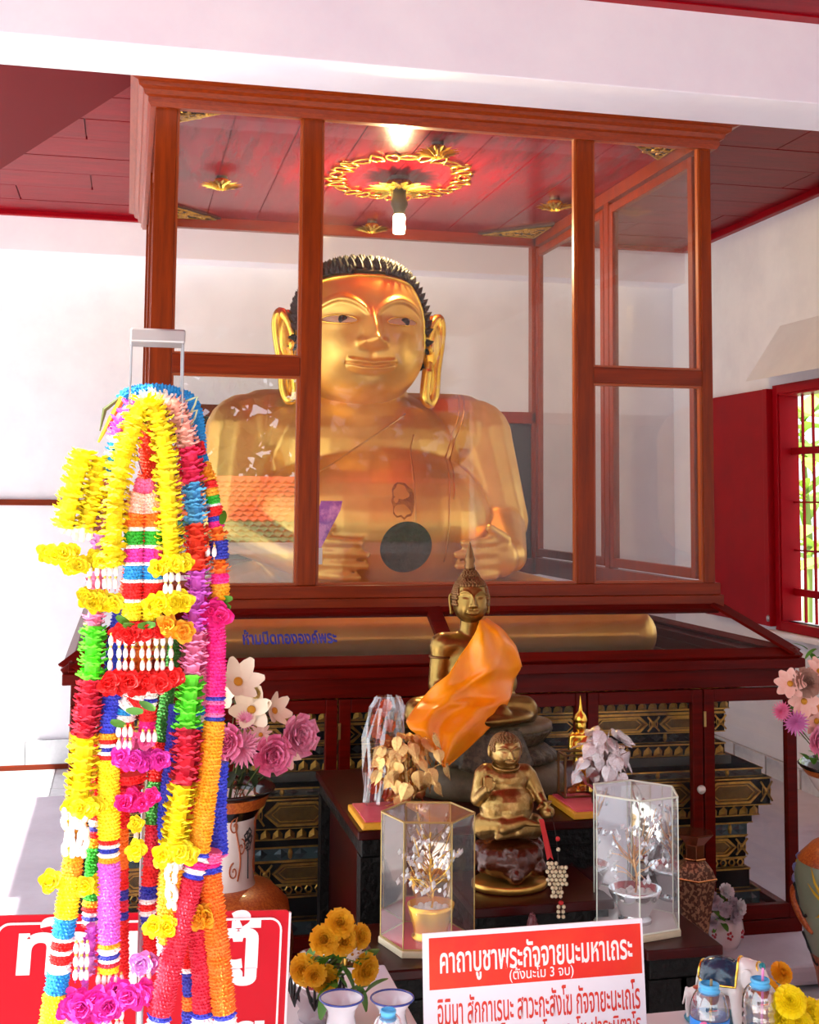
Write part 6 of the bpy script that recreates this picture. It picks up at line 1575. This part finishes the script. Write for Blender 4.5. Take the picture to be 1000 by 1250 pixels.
# --- centre double strand
for u, off, w in ((163, -.022, 'left'), (187, -.022, 'right')):
    t, O_ = garland('striped fuzzy strand in the centre, %s one of the pair' % w, [(178 + (u - 178) * .2, 585, off), (u + 1, 630, off), (u, 690, off), (u - 2, 757, off)],
        [(602, 'pink', 'F', 9), (626, 'peach', 'F', 13), (643, 'orange', 'F', 12), (648, 'white', 'W', 13), (665, 'green', 'F', 12), (669, 'white', 'W', 13), (686, 'mag', 'F', 12), (690, 'white', 'W', 13), (707, 'blue', 'F', 12), (711, 'white', 'W', 13), (731, 'red', 'F', 12), (735, 'white', 'W', 13), (None, 'yellow', 'F', 12)])
    if w == 'right': bow(t, O_, 205, 738, 50, 22, 'yellow', -.04)
# --- central tassel skirt
t, O_ = garland('central tiered tassel garland with red flower rings and white jasmine strings', [(176, 752, 0), (174, 800, 0), (166, 850, 0), (152, 868, .0), (150, 905, 0)],
    [(775, 'red', 'R', 20), (822, 'orange', 'R', 14), (842, 'red', 'R', 22), (852, 'white', 'W', 16), (858, 'red', 'F', 14), (866, 'white', 'W', 15), (872, 'blue', 'F', 13), (880, 'white', 'W', 14), (None, 'red', 'F', 13)])
bow(t, O_, 172, 770, 70, 20, 'red', -.03); bow(t, O_, 214, 767, 26, 22, 'gold', -.04, 2); bow(t, O_, 172, 832, 104, 22, 'red', -.03); tassel(t, O_, 172, 775, 822, 9, -.035, 'ored', 9)
lfm = petal_mesh(.03, .006, -.2).mesh('leaf', True)
for (u, v, a) in ((150, 762, 1.9), (168, 764, 1.6), (190, 762, -1.7), (205, 756, -1.5), (142, 752, 2.2), (135, 880, 2.0), (175, 868, -1.6), (190, 866, -1.2)): link('leaf', lfm, m_gleafy, t, 0, T(gp(u, v, -.045) - O_) @ RY(a) @ RX(1.2))
t, O_ = garland('short white and blue tassel with magenta flowers beneath the red ring', [(182, 842, -.005), (180, 880, -.005), (178, 905, -.005)], [(852, 'white', 'W', 11), (857, 'dblue', 'F', 11), (862, 'white', 'W', 11), (880, 'red', 'F', 10), (None, 'hotpink', 'F', 10)])
bow(t, O_, 172, 926, 64, 20, 'mag', -.025); bow(t, O_, 166, 902, 28, 18, 'pink', -.025); tassel(t, O_, 152, 885, 920, 3, -.03, 'mag', 8); tassel(t, O_, 182, 888, 910, 3, -.03, 'hotpink', 7)
t, O_ = garland('lower magenta tassel hanging under the red and green strands', [(160, 945, .0), (162, 970, .0), (164, 990, .0)], [(955, 'red', 'F', 18), (970, 'pinkr', 'R', 14), (None, 'hotpink', 'F', 8)])
bow(t, O_, 168, 976, 44, 18, 'hotpink', -.02); bow(t, O_, 166, 1005, 14, 16, 'yellow', -.01, 1); tassel(t, O_, 166, 1010, 1030, 1, 0, 'gold'); bow(t, O_, 166, 1036, 14, 20, 'yellow', -.01, 1)
t, O_ = garland('orchid flower tassels at the bottom left of centre', [(112, 1130, -.01), (110, 1160, -.01), (104, 1200, -.01), (100, 1262, -.01)], [(1165, 'orchid', 'R', 9), (1190, 'lilac', 'R', 12), (None, 'orchid', 'F', 4)])
bow(t, O_, 108, 1226, 66, 26, 'mag', -.03); bow(t, O_, 160, 1212, 44, 24, 'mag', -.03); tassel(t, O_, 100, 1150, 1200, 3, -.03, 'mag', 7); tassel(t, O_, 178, 1170, 1230, 2, -.02, 'mag', 8); bow(t, O_, 178, 1176, 16, 22, 'lilac', -.01, 2)
# --- yellow main loop
t, O_ = garland('thick bright yellow ruffled garland looped at the front of the bunch', [(136, 690, -.03), (139, 650, -.035), (142, 600, -.035), (150, 560, -.04), (160, 530, -.04), (168, 505, -.04), (177, 491, -.04), (186, 497, -.04), (195, 518, -.04), (201, 550, -.04), (204, 590, -.04), (207, 640, -.04), (210, 688, -.035)], [(None, 'yellow', 'R', 17)])
bow(t, O_, 209, 690, 44, 18, 'yellow', -.05); tassel(t, O_, 210, 698, 728, 3, -.05, 'orange', 7)
# --- right small garland and its long strand
t, O_ = garland('short striped garland at the right edge above the hot pink strand', [(240, 540, .01), (248, 570, .01), (256, 590, .0), (263, 630, .0), (267, 670, .0), (270, 732, .0)],
    [(556, 'red', 'F', 9), (566, 'blue', 'F', 9), (588, 'gold', 'F', 10), (596, 'red', 'F', 9), (605, 'gold', 'F', 9), (615, 'green', 'F', 9), (618, 'white', 'W', 9), (630, 'red', 'F', 10), (636, 'dblue', 'F', 10), (644, 'hotpink', 'F', 10), (660, 'orange', 'R', 13), (682, 'dblue', 'F', 12), (700, 'orange', 'R', 13), (712, 'hotpink', 'F', 11), (None, 'gold', 'F', 11)])
tassel(t, O_, 258, 662, 684, 2, -.02, 'gold', 7); bow(t, O_, 258, 748, 30, 26, 'hotpink', -.01)
for (u, v, a) in ((282, 742, -1.3), (284, 730, -1.8), (270, 640, .3)): link('leaf', lfm, m_gleafy, t, 0, T(gp(u, v, -.02) - O_) @ RY(a) @ RX(1.0))
t, O_ = garland('hot pink and golden strand on the right that crosses over the red sign', [(262, 735, .0), (264, 800, .0), (263, 855, -.005), (260, 900, -.01), (252, 970, -.012), (243, 1038, -.015), (238, 1060, -.02), (225, 1110, -.025), (208, 1180, -.03), (190, 1262, -.03)],
    [(850, 'hotpink', 'F', 12), (855, 'dblue', 'F', 12), (860, 'pink', 'F', 12), (870, 'hotpink', 'F', 12), (875, 'pink', 'F', 12), (880, 'dblue', 'F', 12), (1040, 'gold', 'F', 13), (1046, 'rblue', 'F', 13), (1052, 'white', 'W', 13), (1060, 'hotpink', 'F', 13), (1066, 'white', 'W', 13), (1072, 'rblue', 'F', 13), (1238, 'crim', 'F', 14), (1244, 'rblue', 'F', 14), (None, 'white', 'W', 14)])
t, O_ = garland('orange strand slanting right in front of the red sign', [(258, 1038, .0), (256, 1062, .0), (262, 1120, -.01), (268, 1180, -.015), (277, 1262, -.02)], [(1052, 'pink', 'F', 14), (1058, 'hotpink', 'F', 14), (1066, 'rblue', 'F', 14), (1236, 'orange', 'F', 14), (1242, 'rblue', 'F', 14), (None, 'white', 'W', 14)])
t, O_ = garland('crimson strand hanging between the slanting crimson and orange ones', [(240, 1070, .01), (240, 1130, .0), (246, 1190, -.005), (247, 1262, -.01)], [(1235, 'crim', 'F', 12), (1241, 'rblue', 'F', 13), (None, 'white', 'W', 13)])
bow(t, O_, 246, 1118, 16, 22, 'gold', -.03, 2); 
t, O_ = garland('navy tipped strand behind the crimson strands at the bottom', [(226, 1130, .03), (230, 1190, .03), (233, 1262, .03)], [(1180, 'red', 'F', 9), (1186, 'white', 'W', 9), (1215, 'dblue', 'F', 8), (1232, 'orange', 'F', 9), (None, 'dblue', 'F', 10)])
